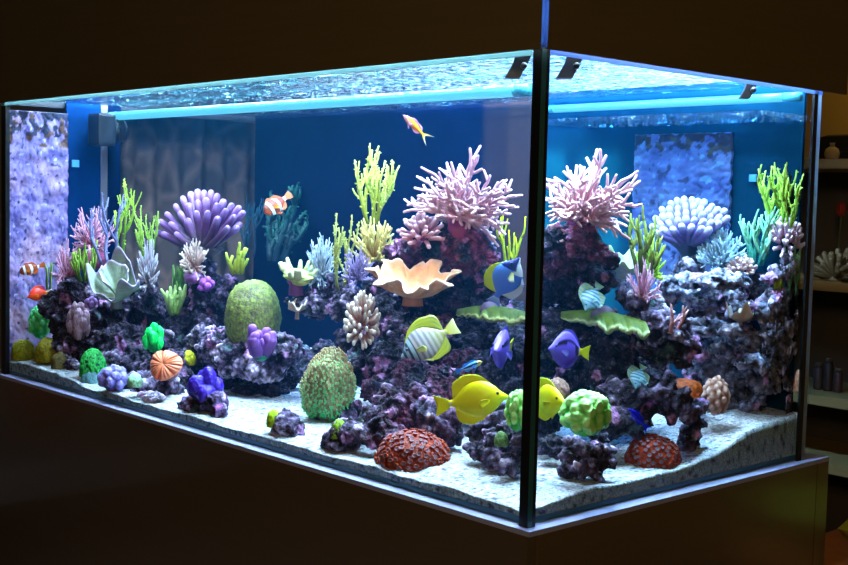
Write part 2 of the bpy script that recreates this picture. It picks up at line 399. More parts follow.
# glowing rods added for the bright stripe reflections along the water line
M['tube'] = plain('stripe_glow', (0.02, 0.10, 0.13), 0.3, emit=(0.10, 0.55, 0.80), es=1.0)
M['cap'] = plain('rod_cap', (0.04, 0.30, 0.42), 0.4)
def glow_stripe(a, b, r, label):
    a, b = np.array(a), np.array(b); c = (a+b)/2
    root = empty('reflection_stripe', c-np.array([0, 0, r]), label, 'light tube', 'glow stripes added along the water line'); d = (b-a)/np.linalg.norm(b-a)
    mb = MB(); tube(mb, np.linspace(a+d*0.03, b-d*0.03, 12), r, (1, 1, 1), 12, cap=False); mb.build('glow_rod', M['tube'], root)
    for p, s in ((a, 1), (b, -1)):
        mb = MB(); tube(mb, [p, p+d*s*0.035], r*1.04, (1, 1, 1), 12, cap=False); mb.build('glow_rod_end', M['cap'], root)
glow_stripe((-1.845, 0.30, 0.686), (-0.325, 0.33, 0.686), 0.0115, 'long cyan light stripe reflection made as a glowing rod behind the front glass')
glow_stripe((-0.655, 0.735, 0.690), (-0.0125, 0.735, 0.690), 0.0085, 'shorter cyan light stripe reflection made as a glowing rod behind the end glass')

# sand
def sandz(x, y):
    z = 0.020+0.010*max(0, min(1, y/0.10))
    z += 0.014*max(0, min(1, (-1.42-x)/0.15))+0.006*max(0, min(1, (y-0.25)/0.3))
    z += 0.055*max(0, min(1, (y-0.42)/0.30))*max(0, min(1, (x+0.75)/0.3))
    z += 0.006*noise.noise(Vector((x*9, y*9, 0)))+0.0028*noise.noise(Vector((x*38, y*38, 1)))
    return z
def grain(x, y, z):
    k = noise.noise(Vector((x*150, y*150, z*150)))
    return mix((0.36, 0.42, 0.50), (0.62, 0.66, 0.70), max(0, min(1, 0.55+1.2*k))) if k > -0.36 else np.array((0.12, 0.12, 0.18))
NX, NY = 420, 180
xs = np.linspace(-L+0.0106, -0.0106, NX); ys = np.linspace(0.0106, W-0.0106, NY)
V = [(x, y, sandz(x, y)+0.0012*random.random()) for x in xs for y in ys]; C = [grain(*v) for v in V]
F = [(i*NY+j, (i+1)*NY+j, (i+1)*NY+j+1, i*NY+j+1) for i in range(NX-1) for j in range(NY-1)]
rim = [i*NY for i in range(NX)]+[(NX-1)*NY+j for j in range(1, NY)]+[i*NY+NY-1 for i in range(NX-2, -1, -1)]+[j for j in range(NY-2, 0, -1)]
prev = rim
for lv in range(1, 7):                                     # side faces seen through the glass, shaded side's teal put into the colour
    nw = []
    for k in rim:
        x, y, z = V[k]; q = (x, y, z+(0.0102-z)*lv/6); nw.append(len(V)); V.append(q)
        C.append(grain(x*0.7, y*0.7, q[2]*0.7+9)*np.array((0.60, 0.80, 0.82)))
    for k in range(len(rim)):
        k2 = (k+1) % len(rim); F.append((prev[k], nw[k], nw[k2], prev[k2]))
    prev = nw
F.append(tuple(prev))
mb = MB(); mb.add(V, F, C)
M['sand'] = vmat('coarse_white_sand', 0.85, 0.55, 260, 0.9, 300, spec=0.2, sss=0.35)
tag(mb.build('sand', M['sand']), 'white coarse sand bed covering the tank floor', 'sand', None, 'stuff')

# coralline crusts on the glass
def crust(name, fn, nu, nv, label, tint, seed):
    def col(u, v):
        p = Vector((u*nu*0.085, v*nv*0.085, seed)); q = noise.fractal(p, 1, 2, 4); k = noise.noise(p*3.1); e = noise.noise(p*0.45)
        c = mix((0.12, 0.10, 0.36), (0.34, 0.27, 0.58), max(0, min(1, 0.5+q*0.9)))
        c = mix(c, (0.46, 0.30, 0.48), max(0, min(1, e*1.8)))
        if k > 0.52: c = np.array((0.42, 0.44, 0.70))
        if k < -0.40: c = np.array((0.045, 0.05, 0.17))
        if v > 0.86 and noise.noise(p*1.6+Vector((7, 1, 0))) > 0.22: c = np.array((0.10, 0.05, 0.04))
        if v > 0.90 and noise.noise(p*2.1+Vector((1, 9, 0))) > 0.12-(v-0.9)*2.2: c = np.array((0.012, 0.02, 0.06))
        return c*np.array(tint)
    def f(u, v):
        p = Vector((u*nu*0.11, v*nv*0.11, seed)); return fn(u, v, 0.004*noise.noise(p)+0.002*noise.noise(p*3))
    mb = MB(); grid(mb, f, nu, nv, col, thick=0.006)
    return tag(mb.build(name, M['coral']), label, 'algae crust')
ya, yb = atX(8, 230, -L+0.016)[1], atX(67, 230, -L+0.016)[1]
crust('algae_crust', lambda u, v, h: (-L+0.018+h, ya+(yb-ya)*u+0.004*noise.noise(Vector((v*30, u, 3)))*(u > 0.5), 0.03+0.655*v), 60, 190, 'tall purple algae crust covering the glass at the far left end', (1, 1, 1), 1.0)
xa, xb = bx(638), bx(735); z1 = at(688, 134, W)[2]; z0_ = at(688, 292, W)[2]
crust('algae_crust', lambda u, v, h: (xa+(xb-xa)*u+0.005*noise.noise(Vector((v*25, u, 5)))*(u > 0.6), W-0.016-h, z0_+(z1-z0_)*v), 70, 110, 'hazy blue second view of the left algae crust on the back glass above the purple finger coral at right', (0.17, 0.42, 0.52), 5.0)  # second view of the left crust; tint carries the water haze

# pump and tags on the left glass
p = atX(105, 130, -L+0.05); s = mpp(p)
pump = empty('circulation_pump', p-np.array([0, 0, 17*s]), 'black circulation pump stuck high on the glass left of the curtain', 'pump')
mb = MB(); box(mb, p-np.array([0.036, 0.034, 16*s]), p+np.array([0.030, 0.018, 16*s]), (1, 1, 1), 0.008); mb.build('pump_body', M['plastic'], pump, smooth=False)
mb = MB(); tube(mb, [p+np.array([0.0, 0.018, 0]), p+np.array([0, 0.052, 0]), p+np.array([0, 0.056, 0])], [0.030, 0.030, 0.024], (1, 1, 1), 20, cap=False); mb.build('nozzle', M['plastic'], pump)
for k in range(4):
    mb = MB(); a = np.arange(25)*math.pi/12
    tube(mb, [p+np.array([0.031*math.cos(t), 0.024+0.007*k, 0.031*math.sin(t)]) for t in a], 0.0016, (1, 1, 1), 5, cap=False); mb.build('grille_ring', M['plastic'], pump)
M['tag'] = plain('pale_blue_tag', (0.05, 0.28, 0.55), 0.5)
p = atX(75.5, 163.5, -L+0.0125); slab('thermometer_tag', p-np.array([0.002, 0.010, 0.0095]), p+np.array([0.002, 0.010, 0.0095]), M['tag'], None, 'small pale blue square tag on the left glass beside the purple crust', 'tag')
p = at(753, 178, W-0.012); slab('thermometer_tag', p-np.array([0.008, 0.002, 0.007]), p+np.array([0.008, 0.002, 0.007]), M['tag'], None, 'faint refracted view of the blue square tag on the back glass right of the hazy crust', 'tag')  # refracted second view of the left tag, built as its own

# clips under the hood
M['clip'] = plain('brown_clip_plastic', (0.030, 0.022, 0.024), 0.4)
def clip(px, py, Y, wpx, hpx, label, X=None):
    p = at(px, py, Y) if X is None else atX(px, py, X); s = mpp(p); r = RT*s
    root = empty('hood_clip', p-np.array([0, 0, hpx/2*s]), label, 'clip', 'clips under the hood')
    pts = [(-0.5, -0.5), (0.08, -0.5), (0.30, 0.0), (0.5, 0.5), (-0.12, 0.5), (-0.22, 0.1)]
    mb = MB(); V = []
    for k in (-1, 1):
        for a, b in pts: V.append(p+r*a*wpx+np.array([0, 0, 1])*b*hpx*s-FW*0.007*k)
    n = len(pts); F = [tuple(range(n-1, -1, -1)), tuple(range(n, 2*n))]+[(i, (i+1) % n, n+(i+1) % n, n+i) for i in range(n)]
    mb.add(V, F, (1, 1, 1)); mb.build('hook', M['clip'], root, smooth=False)
    mb = MB(); tube(mb, [p+r*0.2*wpx-FW*0.006, p+r*0.2*wpx-FW*0.014], 0.005, (1, 1, 1), 10); mb.build('screw', M['clip'], root)
clip(518, 67, 0.055, 26, 22, 'brown clip under the hood just left of the near corner seam')
clip(570, 67, 0.0, 28, 23, 'brown clip under the hood just right of the near corner seam', X=-0.055)
clip(748, 91, 0.0, 18, 15, 'small purplish clip under the hood near the far right corner', X=-0.03)
# ------------------------------------------------------------------ live rock
m, N, K, bs = mat('live_rock'); M['rock'] = m
a_ = N.new('ShaderNodeAttribute'); a_.attribute_name = 'Col'
tc = N.new('ShaderNodeTexCoord'); n1 = N.new('ShaderNodeTexNoise'); n1.inputs['Scale'].default_value = 62; n1.inputs['Detail'].default_value = 5
K.new(tc.outputs['Object'], n1.inputs['Vector'])
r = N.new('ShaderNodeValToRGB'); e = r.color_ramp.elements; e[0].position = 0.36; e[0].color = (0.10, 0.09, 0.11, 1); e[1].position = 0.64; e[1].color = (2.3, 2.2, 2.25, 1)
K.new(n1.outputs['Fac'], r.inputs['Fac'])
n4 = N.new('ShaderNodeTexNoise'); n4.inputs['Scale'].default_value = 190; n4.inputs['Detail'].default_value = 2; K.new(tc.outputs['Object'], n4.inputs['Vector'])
r4 = N.new('ShaderNodeValToRGB'); e4 = r4.color_ramp.elements; e4[0].position = 0.60; e4[0].color = (0, 0, 0, 1); e4[1].position = 0.72; e4[1].color = (0.10, 0.095, 0.13, 1); K.new(n4.outputs['Fac'], r4.inputs['Fac'])  # pale specks, small highlights put into the colour
mx = N.new('ShaderNodeVectorMath'); mx.operation = 'MULTIPLY'; K.new(a_.outputs['Color'], mx.inputs[0]); K.new(r.outputs['Color'], mx.inputs[1])
ad = N.new('ShaderNodeVectorMath'); K.new(mx.outputs['Vector'], ad.inputs[0]); K.new(r4.outputs['Color'], ad.inputs[1]); K.new(ad.outputs['Vector'], bs.inputs['Base Color']); bs.inputs['Roughness'].default_value = 0.75; bs.inputs['Specular IOR Level'].default_value = 0.25
n2 = N.new('ShaderNodeTexNoise'); n2.inputs['Scale'].default_value = 150; n2.inputs['Detail'].default_value = 5
K.new(tc.outputs['Object'], n2.inputs['Vector'])
bp = N.new('ShaderNodeBump'); bp.inputs['Strength'].default_value = 0.9; bp.inputs['Distance'].default_value = 0.009
K.new(n2.outputs['Fac'], bp.inputs['Height']); K.new(bp.outputs['Normal'], bs.inputs['Normal'])

DARK, MAUVE, LILAC, MAROON, HAZE_BLUE = (0.010, 0.009, 0.018), (0.085, 0.062, 0.125), (0.52, 0.47, 0.62), (0.16, 0.025, 0.06), (0.20, 0.24, 0.34)
def remesh(V, F, vox):
    me = bpy.data.meshes.new('tmp'); me.from_pydata(V.tolist(), [], F); o = bpy.data.objects.new('tmp', me); COL.objects.link(o)
    md = o.modifiers.new('r', 'REMESH'); md.mode = 'VOXEL'; md.voxel_size = vox; md.use_smooth_shade = True
    dg = bpy.context.evaluated_depsgraph_get(); ev = o.evaluated_get(dg); m2 = ev.to_mesh()
    v = np.empty(len(m2.vertices)*3, np.float32); m2.vertices.foreach_get('co', v); nn = np.empty(len(m2.vertices)*3, np.float32); m2.vertices.foreach_get('normal', nn)
    f = [tuple(p.vertices) for p in m2.polygons]; ev.to_mesh_clear(); bpy.data.objects.remove(o); bpy.data.meshes.remove(me)
    return v.reshape(-1, 3).astype(float), nn.reshape(-1, 3).astype(float), f
_rk = [0]
def rock(label, blobs, light=0.0, maroon=0.0, blue=0.0, vox=0.0035, amp=1.0, knob=0.0, grow_=1.13, group=None, name='reef_rock'):
    """blobs: (px, py, radius in px, Y[, squash]) merged into one porous rock"""
    _rk[0] += 1; seed = _rk[0]*7.31; rng = random.Random(_rk[0]); mb = MB()
    for bl in blobs:
        px, py, rp, Y = bl[:4]; rp *= grow_; sq = bl[4] if len(bl) > 4 else 1.0
        c = at(px, py, Y); R = rp*mpp(c)
        blob(mb, c, (R*rng.uniform(.9, 1.12), R*rng.uniform(.85, 1.1), R*sq*rng.uniform(.9, 1.08)), (1, 1, 1), 2, 0.22, seed=seed+rng.random()*9, fr=1.7)
    V, Nn, F = remesh(mb.verts(), mb.F, vox)
    out = np.empty_like(V); C = np.empty_like(V)
    for i, (p, nr) in enumerate(zip(V, Nn)):
        q = Vector(p)
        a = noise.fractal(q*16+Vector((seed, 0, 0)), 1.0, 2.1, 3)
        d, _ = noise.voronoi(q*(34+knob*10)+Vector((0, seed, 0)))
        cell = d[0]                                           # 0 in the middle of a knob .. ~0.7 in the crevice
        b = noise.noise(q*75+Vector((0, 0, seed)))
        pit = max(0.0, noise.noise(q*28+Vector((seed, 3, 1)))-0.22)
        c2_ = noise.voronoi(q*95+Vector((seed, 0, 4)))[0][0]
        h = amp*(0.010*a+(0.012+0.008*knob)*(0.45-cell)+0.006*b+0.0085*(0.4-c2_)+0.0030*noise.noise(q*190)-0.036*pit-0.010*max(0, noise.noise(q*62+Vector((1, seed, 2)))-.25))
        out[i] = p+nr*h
        t = 0.30+light+0.42*a+0.70*(0.40-cell)+0.35*b+0.85*(0.38-c2_)-1.4*pit  # shade of crevices and pits put into the colour
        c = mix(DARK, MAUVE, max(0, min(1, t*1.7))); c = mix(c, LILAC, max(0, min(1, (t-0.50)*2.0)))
        if maroon: c = mix(c, MAROON, max(0, min(0.85, maroon*(0.4+1.6*noise.noise(q*21+Vector((3, seed, 3)))))))
        if blue: c = mix(c, np.array(HAZE_BLUE)*(0.4+1.4*max(0, t)), blue)  # blue haze over the back rocks put into their colour
        g = noise.noise(q*26+Vector((seed, 8, 2)))
        if g > 0.42: c = mix(c, (0.42, 0.20, 0.44), 0.6)
        if g < -0.52: c = mix(c, (0.05, 0.11, 0.12), 0.6)
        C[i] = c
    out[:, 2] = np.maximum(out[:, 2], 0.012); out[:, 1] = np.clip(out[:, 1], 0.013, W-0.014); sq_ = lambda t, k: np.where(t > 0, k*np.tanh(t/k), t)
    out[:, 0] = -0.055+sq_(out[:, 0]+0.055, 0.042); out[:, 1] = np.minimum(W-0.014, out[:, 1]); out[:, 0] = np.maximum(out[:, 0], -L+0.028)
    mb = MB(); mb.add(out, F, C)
    return tag(mb.build(name, M['rock']), label, 'rock', group)

ISL, MAIN, RGT, BACK = 'rocks of the left reef heap', 'rocks of the middle reef heap', 'rocks of the reef heap behind the end glass', 'rocks along the far back wall'
# left heap
rock('dark rock at the far left under the pink bushy coral', [(58, 305, 15, .09), (70, 325, 18, .10), (84, 312, 22, .13), (62, 348, 13, .08), (88, 345, 20, .12), (76, 290, 15, .11), (100, 298, 16, .16), (100, 352, 16, .12)], group=ISL)
rock('dark purple rock under the pale cup coral in the left heap', [(118, 318, 28, .19), (137, 302, 22, .22), (122, 346, 26, .17), (146, 345, 20, .21), (112, 368, 17, .12), (138, 368, 20, .16), (150, 312, 18, .24), (148, 288, 11, .22)], group=ISL)
rock('grey purple rock behind the salmon coral', [(163, 345, 15, .22), (176, 365, 16, .20), (160, 372, 17, .14), (180, 382, 16, .16), (168, 390, 14, .10), (146, 390, 16, .09), (130, 388, 14, .07)], light=.12, group=ISL)
rock('tall dark rock column holding the purple finger coral', [(204, 272, 15, .31), (206, 292, 20, .31), (200, 315, 22, .31), (212, 336, 24, .31), (188, 332, 16, .29), (222, 300, 13, .33), (190, 350, 15, .27), (232, 284, 9, .32), (229, 296, 10, .32), (176, 326, 10, .26)], group=ISL)
rock('broad lilac ledge rock under the big green dome coral', [(222, 347, 23, .25, .8), (250, 354, 26, .24, .8), (282, 351, 20, .26, .8), (240, 365, 22, .22, .7), (268, 366, 22, .25, .7), (206, 340, 14, .26)], light=.36, group=ISL)
rock('dark rock foot beneath the lilac ledge', [(245, 386, 26, .30), (222, 384, 20, .29), (270, 384, 24, .31), (286, 376, 14, .33), (250, 396, 18, .26), (228, 396, 14, .25), (276, 394, 14, .28), (205, 376, 16, .28), (188, 372, 14, .27)], light=-.2, group=ISL)
rock('pale pinkish rubble at the front of the left heap', [(152, 397, 12, .035, .55), (145, 396, 8, .035, .6), (160, 398, 7, .035, .6)], light=1.2, amp=.5, vox=.004)
rock('small grey rock between the olive domes and the green dome', [(70, 365, 7, .06), (66, 360, 8, .065), (75, 366, 5, .058)], light=.3, amp=.5, vox=.004)
# middle heap
rock('lilac overhanging ledge below the pale table coral', [(300, 303, 14, .30, .7), (322, 306, 18, .33, .8), (350, 303, 20, .33, .9), (338, 288, 14, .34), (315, 293, 12, .33), (292, 301, 8, .29, .7), (368, 310, 16, .36)], light=.16, group=MAIN)
rock('maroon rock under the big pink coral in front of the long glass', [(400, 252, 15, .39), (424, 244, 17, .41), (446, 240, 17, .41), (470, 244, 18, .42), (488, 262, 14, .44), (418, 262, 18, .42), (450, 264, 24, .44), (476, 270, 20, .46), (384, 268, 14, .40)], maroon=.9, light=-.05, group=MAIN)
rock('dark rock behind the peach cup coral', [(400, 300, 28, .42), (432, 300, 32, .44), (462, 296, 28, .47), (380, 292, 16, .38), (488, 292, 20, .49)], light=-.28, maroon=.2, group=MAIN)
rock('purple rock beside the white tipped coral', [(350, 340, 15, .31), (374, 345, 22, .32), (398, 335, 24, .36), (384, 310, 16, .34), (362, 366, 18, .29), (392, 366, 24, .30), (346, 360, 10, .29)], light=-.02, group=MAIN)
rock('dark rock low in the middle heap behind the striped fish', [(432, 350, 34, .40), (412, 382, 26, .30), (442, 392, 26, .30), (465, 372, 24, .38), (378, 392, 18, .25)], light=-.12, maroon=.4, group=MAIN)
rock('purple rock behind the front red polyp mound', [(396, 412, 24, .17), (428, 418, 22, .18), (378, 418, 15, .12), (448, 428, 18, .19), (376, 440, 12, .07), (392, 440, 16, .09), (414, 400, 16, .19), (382, 425, 12, .08)], light=.06, maroon=.25, group=MAIN)
rock('dark rock beneath the green plate coral left of the seam', [(480, 325, 26, .46), (506, 340, 24, .45), (470, 350, 24, .44), (500, 372, 26, .40), (514, 318, 14, .46), (524, 355, 18, .42), (525, 390, 18, .36)], light=-.25, group=MAIN)
rock('knobbly lilac rock at the foot of the near corner seam', [(484, 432, 16, .17), (503, 440, 17, .15), (492, 455, 14, .13), (478, 452, 11, .14), (514, 458, 13, .12), (497, 420, 16, .19), (505, 466, 9, .10), (520, 440, 14, .15)], light=.16, knob=.8, group=MAIN)
rock('small dark rock lump on the sand under the fuzzy green coral', [(330, 405, 15, .21), (345, 410, 14, .22), (318, 402, 10, .21)], light=-.1, group=MAIN)
rock('little lilac rock standing alone on the front sand', [(287, 424, 14, .05), (280, 426, 9, .045), (294, 428, 10, .05), (288, 414, 7, .055)], light=.3, vox=.004, amp=.8)
rock('little lilac rock with green tuft left of the front red polyp mound', [(346, 436, 16, .055), (332, 441, 11, .045), (358, 434, 10, .06), (350, 426, 10, .06), (326, 446, 8, .04)], light=.25, vox=.004, amp=.8)
rock('dark low rock far back between the lilac ledge and the fuzzy green coral', [(296, 366, 18, .52), (316, 372, 20, .50), (338, 380, 20, .46), (282, 378, 14, .46), (306, 384, 16, .44), (326, 352, 14, .52)], light=-.3, group=MAIN)
# behind the end glass
rock('maroon rock under the pink coral behind the end glass', [(556, 240, 17, .36), (582, 238, 16, .37), (600, 252, 13, .39), (574, 256, 20, .40), (552, 262, 18, .40), (548, 234, 12, .35), (612, 262, 10, .41)], maroon=.7, light=-.12, group=RGT)
rock('dark rock above the green plate coral behind the end glass', [(565, 280, 22, .43), (592, 278, 18, .43), (550, 290, 16, .42), (580, 295, 18, .45), (608, 276, 9, .43)], light=-.28, group=RGT)
rock('dark rock under the green plate coral behind the end glass', [(560, 335, 26, .43), (592, 340, 28, .44), (622, 342, 22, .45), (575, 368, 26, .42), (608, 372, 24, .43), (548, 360, 16, .40), (612, 322, 12, .45), (546, 312, 14, .50), (650, 368, 18, .52), (636, 362, 16, .50)], light=-.25, group=RGT)
rock('lilac topped rock carrying the small pink branch coral', [(640, 302, 14, .44), (655, 322, 15, .44), (676, 332, 15, .45), (690, 345, 12, .46), (658, 346, 17, .45), (640, 325, 14, .45), (626, 294, 12, .43), (684, 360, 11, .46)], light=.12, group=RGT)
rock('purple arched rock behind the red polyp mound at right', [(612, 398, 18, .37), (636, 396, 19, .39), (660, 396, 16, .41), (684, 400, 13, .43), (698, 406, 10, .49), (697, 422, 10, .50), (690, 436, 11, .50), (686, 446, 9, .49), (690, 412, 12, .47), (636, 418, 18, .38), (664, 380, 12, .42), (612, 424, 17, .33), (668, 412, 11, .42), (598, 440, 12, .27)], light=.04, vox=.005, group=RGT)
rock('knobbly rock carrying the lobed green coral behind the end glass', [(573, 452, 14, .20), (594, 458, 15, .21), (566, 470, 10, .185), (598, 475, 10, .205), (612, 466, 8, .235), (583, 473, 10, .19), (606, 455, 10, .23)], light=.24, knob=.6, group=RGT)
rock('dark rock at the right of the near corner seam', [(548, 420, 15, .28), (552, 445, 14, .24), (545, 398, 12, .30), (560, 402, 12, .32), (536, 402, 12, .33), (534, 380, 12, .36)], light=-.08, group=RGT)
# far back wall
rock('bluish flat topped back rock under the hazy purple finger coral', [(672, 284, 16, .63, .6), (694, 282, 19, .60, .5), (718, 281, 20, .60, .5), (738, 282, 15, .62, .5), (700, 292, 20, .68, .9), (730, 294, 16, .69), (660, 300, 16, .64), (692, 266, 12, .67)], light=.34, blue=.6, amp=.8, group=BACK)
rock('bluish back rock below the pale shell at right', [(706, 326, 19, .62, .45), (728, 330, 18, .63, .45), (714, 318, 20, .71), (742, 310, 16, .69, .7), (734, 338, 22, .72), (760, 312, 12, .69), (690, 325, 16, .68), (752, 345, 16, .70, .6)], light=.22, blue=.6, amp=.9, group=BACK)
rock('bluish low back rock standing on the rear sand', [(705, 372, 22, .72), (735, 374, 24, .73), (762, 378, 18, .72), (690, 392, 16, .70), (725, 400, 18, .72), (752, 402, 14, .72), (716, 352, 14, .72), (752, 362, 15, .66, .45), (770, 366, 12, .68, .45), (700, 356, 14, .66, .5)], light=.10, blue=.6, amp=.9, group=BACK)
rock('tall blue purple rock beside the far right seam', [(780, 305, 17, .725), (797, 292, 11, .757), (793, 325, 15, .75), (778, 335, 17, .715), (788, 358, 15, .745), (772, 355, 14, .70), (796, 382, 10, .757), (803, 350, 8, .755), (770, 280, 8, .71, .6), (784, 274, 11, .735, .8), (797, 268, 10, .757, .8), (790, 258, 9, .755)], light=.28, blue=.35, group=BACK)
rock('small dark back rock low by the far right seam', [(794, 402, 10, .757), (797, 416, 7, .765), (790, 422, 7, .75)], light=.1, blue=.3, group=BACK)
rock('added dark rock for the shade of a cave opening below the pale pink blob coral', [(735, 288, 14, .745), (755, 290, 16, .75), (768, 300, 12, .75)], light=-.3, blue=.3, amp=.6, group=BACK)  # added dark backing for the shade of a cave opening
SAT = 1.42
# ------------------------------------------------------------------ corals
def rv(rng): 
    while True:
        v = np.array([rng.uniform(-1, 1) for _ in range(3)]); n = np.linalg.norm(v)
        if 0.1 < n < 1: return v/n
def nrm(v): return v/(np.linalg.norm(v)+1e-12)

def grow(mb, p, d, Lg, r, depth, S, rng, lv=0):
    n = S.get('seg', 5); pts = [np.array(p)]; d = nrm(np.array(d, float)); tot = S['depth']+1
    for i in range(n):
        d = nrm(d+rv(rng)*S.get('wob', .15)+np.array([0, 0, 1])*S.get('up', .1)); pts.append(pts[-1]+d*Lg/n)
    r1 = r*S.get('taper', .75) if depth else r*S.get('tip', .7)
    rad = np.linspace(r, r1, n+1); f = (lv+np.linspace(0, 1, n+1))/tot
    cols = [mix(S['c0'], S['c1'], min(1, max(0, (x-S.get('c_from', .0))/(1-S.get('c_from', .0))))**S.get('cp', 1.5)) for x in f]
    tube(mb, pts, rad, cols, S.get('n', 6))
    if depth:
        k = rng.randint(*S['kids'])
        for j in range(k):
            t = 1.0 if j == 0 else rng.uniform(S.get('t0', .35), 1.0)
            q = pts[0]+0 if False else np.array([np.interp(t*n, range(n+1), [a[c] for a in pts]) for c in range(3)])
            dd = nrm(d+rv(rng)*S['spread']*(0.5 if j == 0 else 1)); 
            grow(mb, q, dd, Lg*S.get('lk', .7)*rng.uniform(.75, 1.2), r1*S.get('rk', .92), depth-1, S, rng, lv+1)
        if S.get('nubs'):
            pass
    if S.get('nubs'):
        for _ in range(S['nubs']):
            t = rng.uniform(.15, .95); i = int(t*n); q = pts[i]*(1-(t*n-i))+pts[min(n, i+1)]*(t*n-i)
            dd = nrm(rv(rng)+d*0.7); tube(mb, [q, q+dd*r*1.9], [r*.55, r*.42], [cols[i], mix(cols[i], S['c1'], .6)], 5)

def bush(name, label, cat, bb, Y, S, seed, group=None, m='coral', uniform=False, foot=None):
    """branching coral: several stems from one foot; fitted to its size in the photograph; foot = colour of an encrusting base part"""
    rng = random.Random(seed); mb = MB()
    for i in range(S['stems']):
        a = 2*math.pi*(i+rng.random()*.6)/S['stems']; sp = S.get('open', .6)*(0.35+0.65*rng.random())
        d = (math.cos(a)*sp, math.sin(a)*sp*.8, 1)
        grow(mb, (0.06*math.cos(a)*S.get('foot', 1), 0.06*math.sin(a)*S.get('foot', 1), 0), d, S.get('len', .4)*rng.uniform(.7, 1.15), S['r'], S['depth'], S, rng)
    V = fit(mb.verts(), bb, Y, uniform); V[:, 0] = np.clip(V[:, 0], -L+.027, -.0125); V[:, 1] = np.clip(V[:, 1], .012, W-.010)
    if not foot: return tag(mb.build(name, M[m], V=V), label, cat, group)
    lo = V[V[:, 2] < V[:, 2].min()+0.25*np.ptp(V[:, 2])]; c = lo.mean(0); c[2] = V[:, 2].min()
    root = empty(name, c, label, cat, group); mb.build('branches', M[m], root, V=V)
    wd = (bb[2]-bb[0])*mpp(c)*.26; b2 = MB(); blob(b2, c+np.array([0, 0, .002]), (wd, wd, max(.010, wd*.45)), foot, 3, .25, seed=seed, fr=2.2); b2.build('encrusting_base', M['coral'], root)
    return root

YG0, YG1 = (0.19, 0.20, 0.035), (0.62, 0.72, 0.17)
def SY(**k): d = dict(stems=6, depth=2, kids=(2, 4), spread=.72, up=.26, wob=.20, r=.022, taper=.85, tip=.62, lk=.68, t0=.25, c0=YG0, c1=YG1, len=.42, open=.75, n=7); d.update(k); return d

def pompom(name, label, bb, Y, n, r, c0, c1, seed, tipk=1.0, cut=-.15, wob=.10, twigs=0, cp=1.2, group=None, m='coral', foot=None, elong=1.0, rnd=.18, start=.10):
    """tuft of fingers radiating from one point, upward and outward"""
    rng = random.Random(seed); mb = MB(); ax = nrm(np.array([-FW[0]*.45, -FW[1]*.45, .9])); k = 0; ga = math.pi*(3-math.sqrt(5)); tot = int(n*2/(1-cut))
    for i in range(tot):
        z = 1-2*(i+.5)/tot; rr = math.sqrt(1-z*z); d = np.array([rr*math.cos(ga*i), rr*math.sin(ga*i), z]); d = nrm(d+rv(rng)*.18)
        if d@ax < cut: continue
        ln = rng.uniform(1-rnd, 1+rnd*.6); pts = [d*start]; dd = d.copy()
        for q in range(6):
            dd = nrm(dd+rv(rng)*wob+np.array([0, 0, .05])); pts.append(pts[-1]+dd*(ln-start)/6.2)
        pts = np.array(pts)*np.array([1, 1, elong]); t = np.linspace(0, 1, 7)
        rad = r*np.array([1.0, 1.0, .96, .92, .90, .90+.10*(tipk-1), tipk*.85])
        cols = [mix(c0, c1, x**cp) for x in t]; tube(mb, pts, rad, cols, 7)
        for _ in range(twigs):
            j = rng.randint(2, 5); e = nrm(nrm(pts[j+1]-pts[j])*1.2+rv(rng)*.9); q = pts[j]; l2 = rng.uniform(.14, .30)
            tube(mb, [q, q+e*l2*.5, q+e*l2+np.array([0, 0, .03])], [r*.75, r*.7, r*.55], [cols[j], mix(cols[j], c1, .6), c1], 6)
    V = fit(mb.verts(), bb, Y); V[:, 0] = np.minimum(V[:, 0], -.0125); V[:, 1] = np.minimum(V[:, 1], W-.009)
    if not foot: return tag(mb.build(name, M[m], V=V), label, 'coral', group)
    c = V.mean(0); c[2] = V[:, 2].min(); root = empty(name, c, label, 'coral', group); mb.build('branches', M[m], root, V=V)
    wd = (bb[2]-bb[0])*mpp(c)*.30; b2 = MB(); blob(b2, c+np.array([0, 0, wd*.3]), (wd, wd, wd*.7), foot, 3, .25, seed=seed, fr=2.2); b2.build('encrusting_base', M['coral'], root); return root
def tiltcam(V, ang):
    """lean a plant's top towards the room"""
    ax = _rt; c, s_ = math.cos(ang), math.sin(ang); V = np.asarray(V)
    return V*c+np.cross(ax, V)*s_+np.outer(V@ax, ax)*(1-c)

# left heap, back to front
bush('branching_coral', 'tall yellow green branching coral left of the purple finger coral', 'coral', (112, 178, 142, 258), .23, SY(stems=3, open=.35, r=.019, c0=(.10, .24, .03), c1=(.62, .84, .24), nubs=5, depth=2), 11)
bush('branching_coral', 'shorter yellow green branching coral touching the purple finger coral at its left edge', 'coral', (133, 205, 160, 262), .25, SY(stems=4, open=.7, r=.021, c0=(.12, .25, .04), c1=(.62, .84, .28), nubs=4), 12)
pompom('pink_soft_coral', 'feathery pink soft coral upper left of the pale cup coral', (66, 206, 118, 264), .15, 46, .030, (.40, .12, .20), (.90, .62, .76), 13, wob=.28, twigs=3, m='soft', foot=(.22, .07, .12), tipk=.7)
pompom('pink_soft_coral', 'feathery pink soft coral at the far left above the green lobed coral', (51, 238, 86, 294), .11, 36, .036, (.38, .11, .19), (.88, .58, .74), 14, wob=.28, twigs=3, m='soft', foot=(.22, .07, .12), tipk=.7)
bush('staghorn_coral', 'thin lavender grey staghorn coral over the pink feathery corals', 'coral', (84, 192, 127, 264), .125, dict(stems=3, depth=2, kids=(2, 2), spread=.6, up=.22, wob=.12, r=.017, taper=.85, tip=.6, lk=.7, len=.45, open=.8, c0=(.16, .16, .28), c1=(.32, .35, .58), nubs=3), 15)
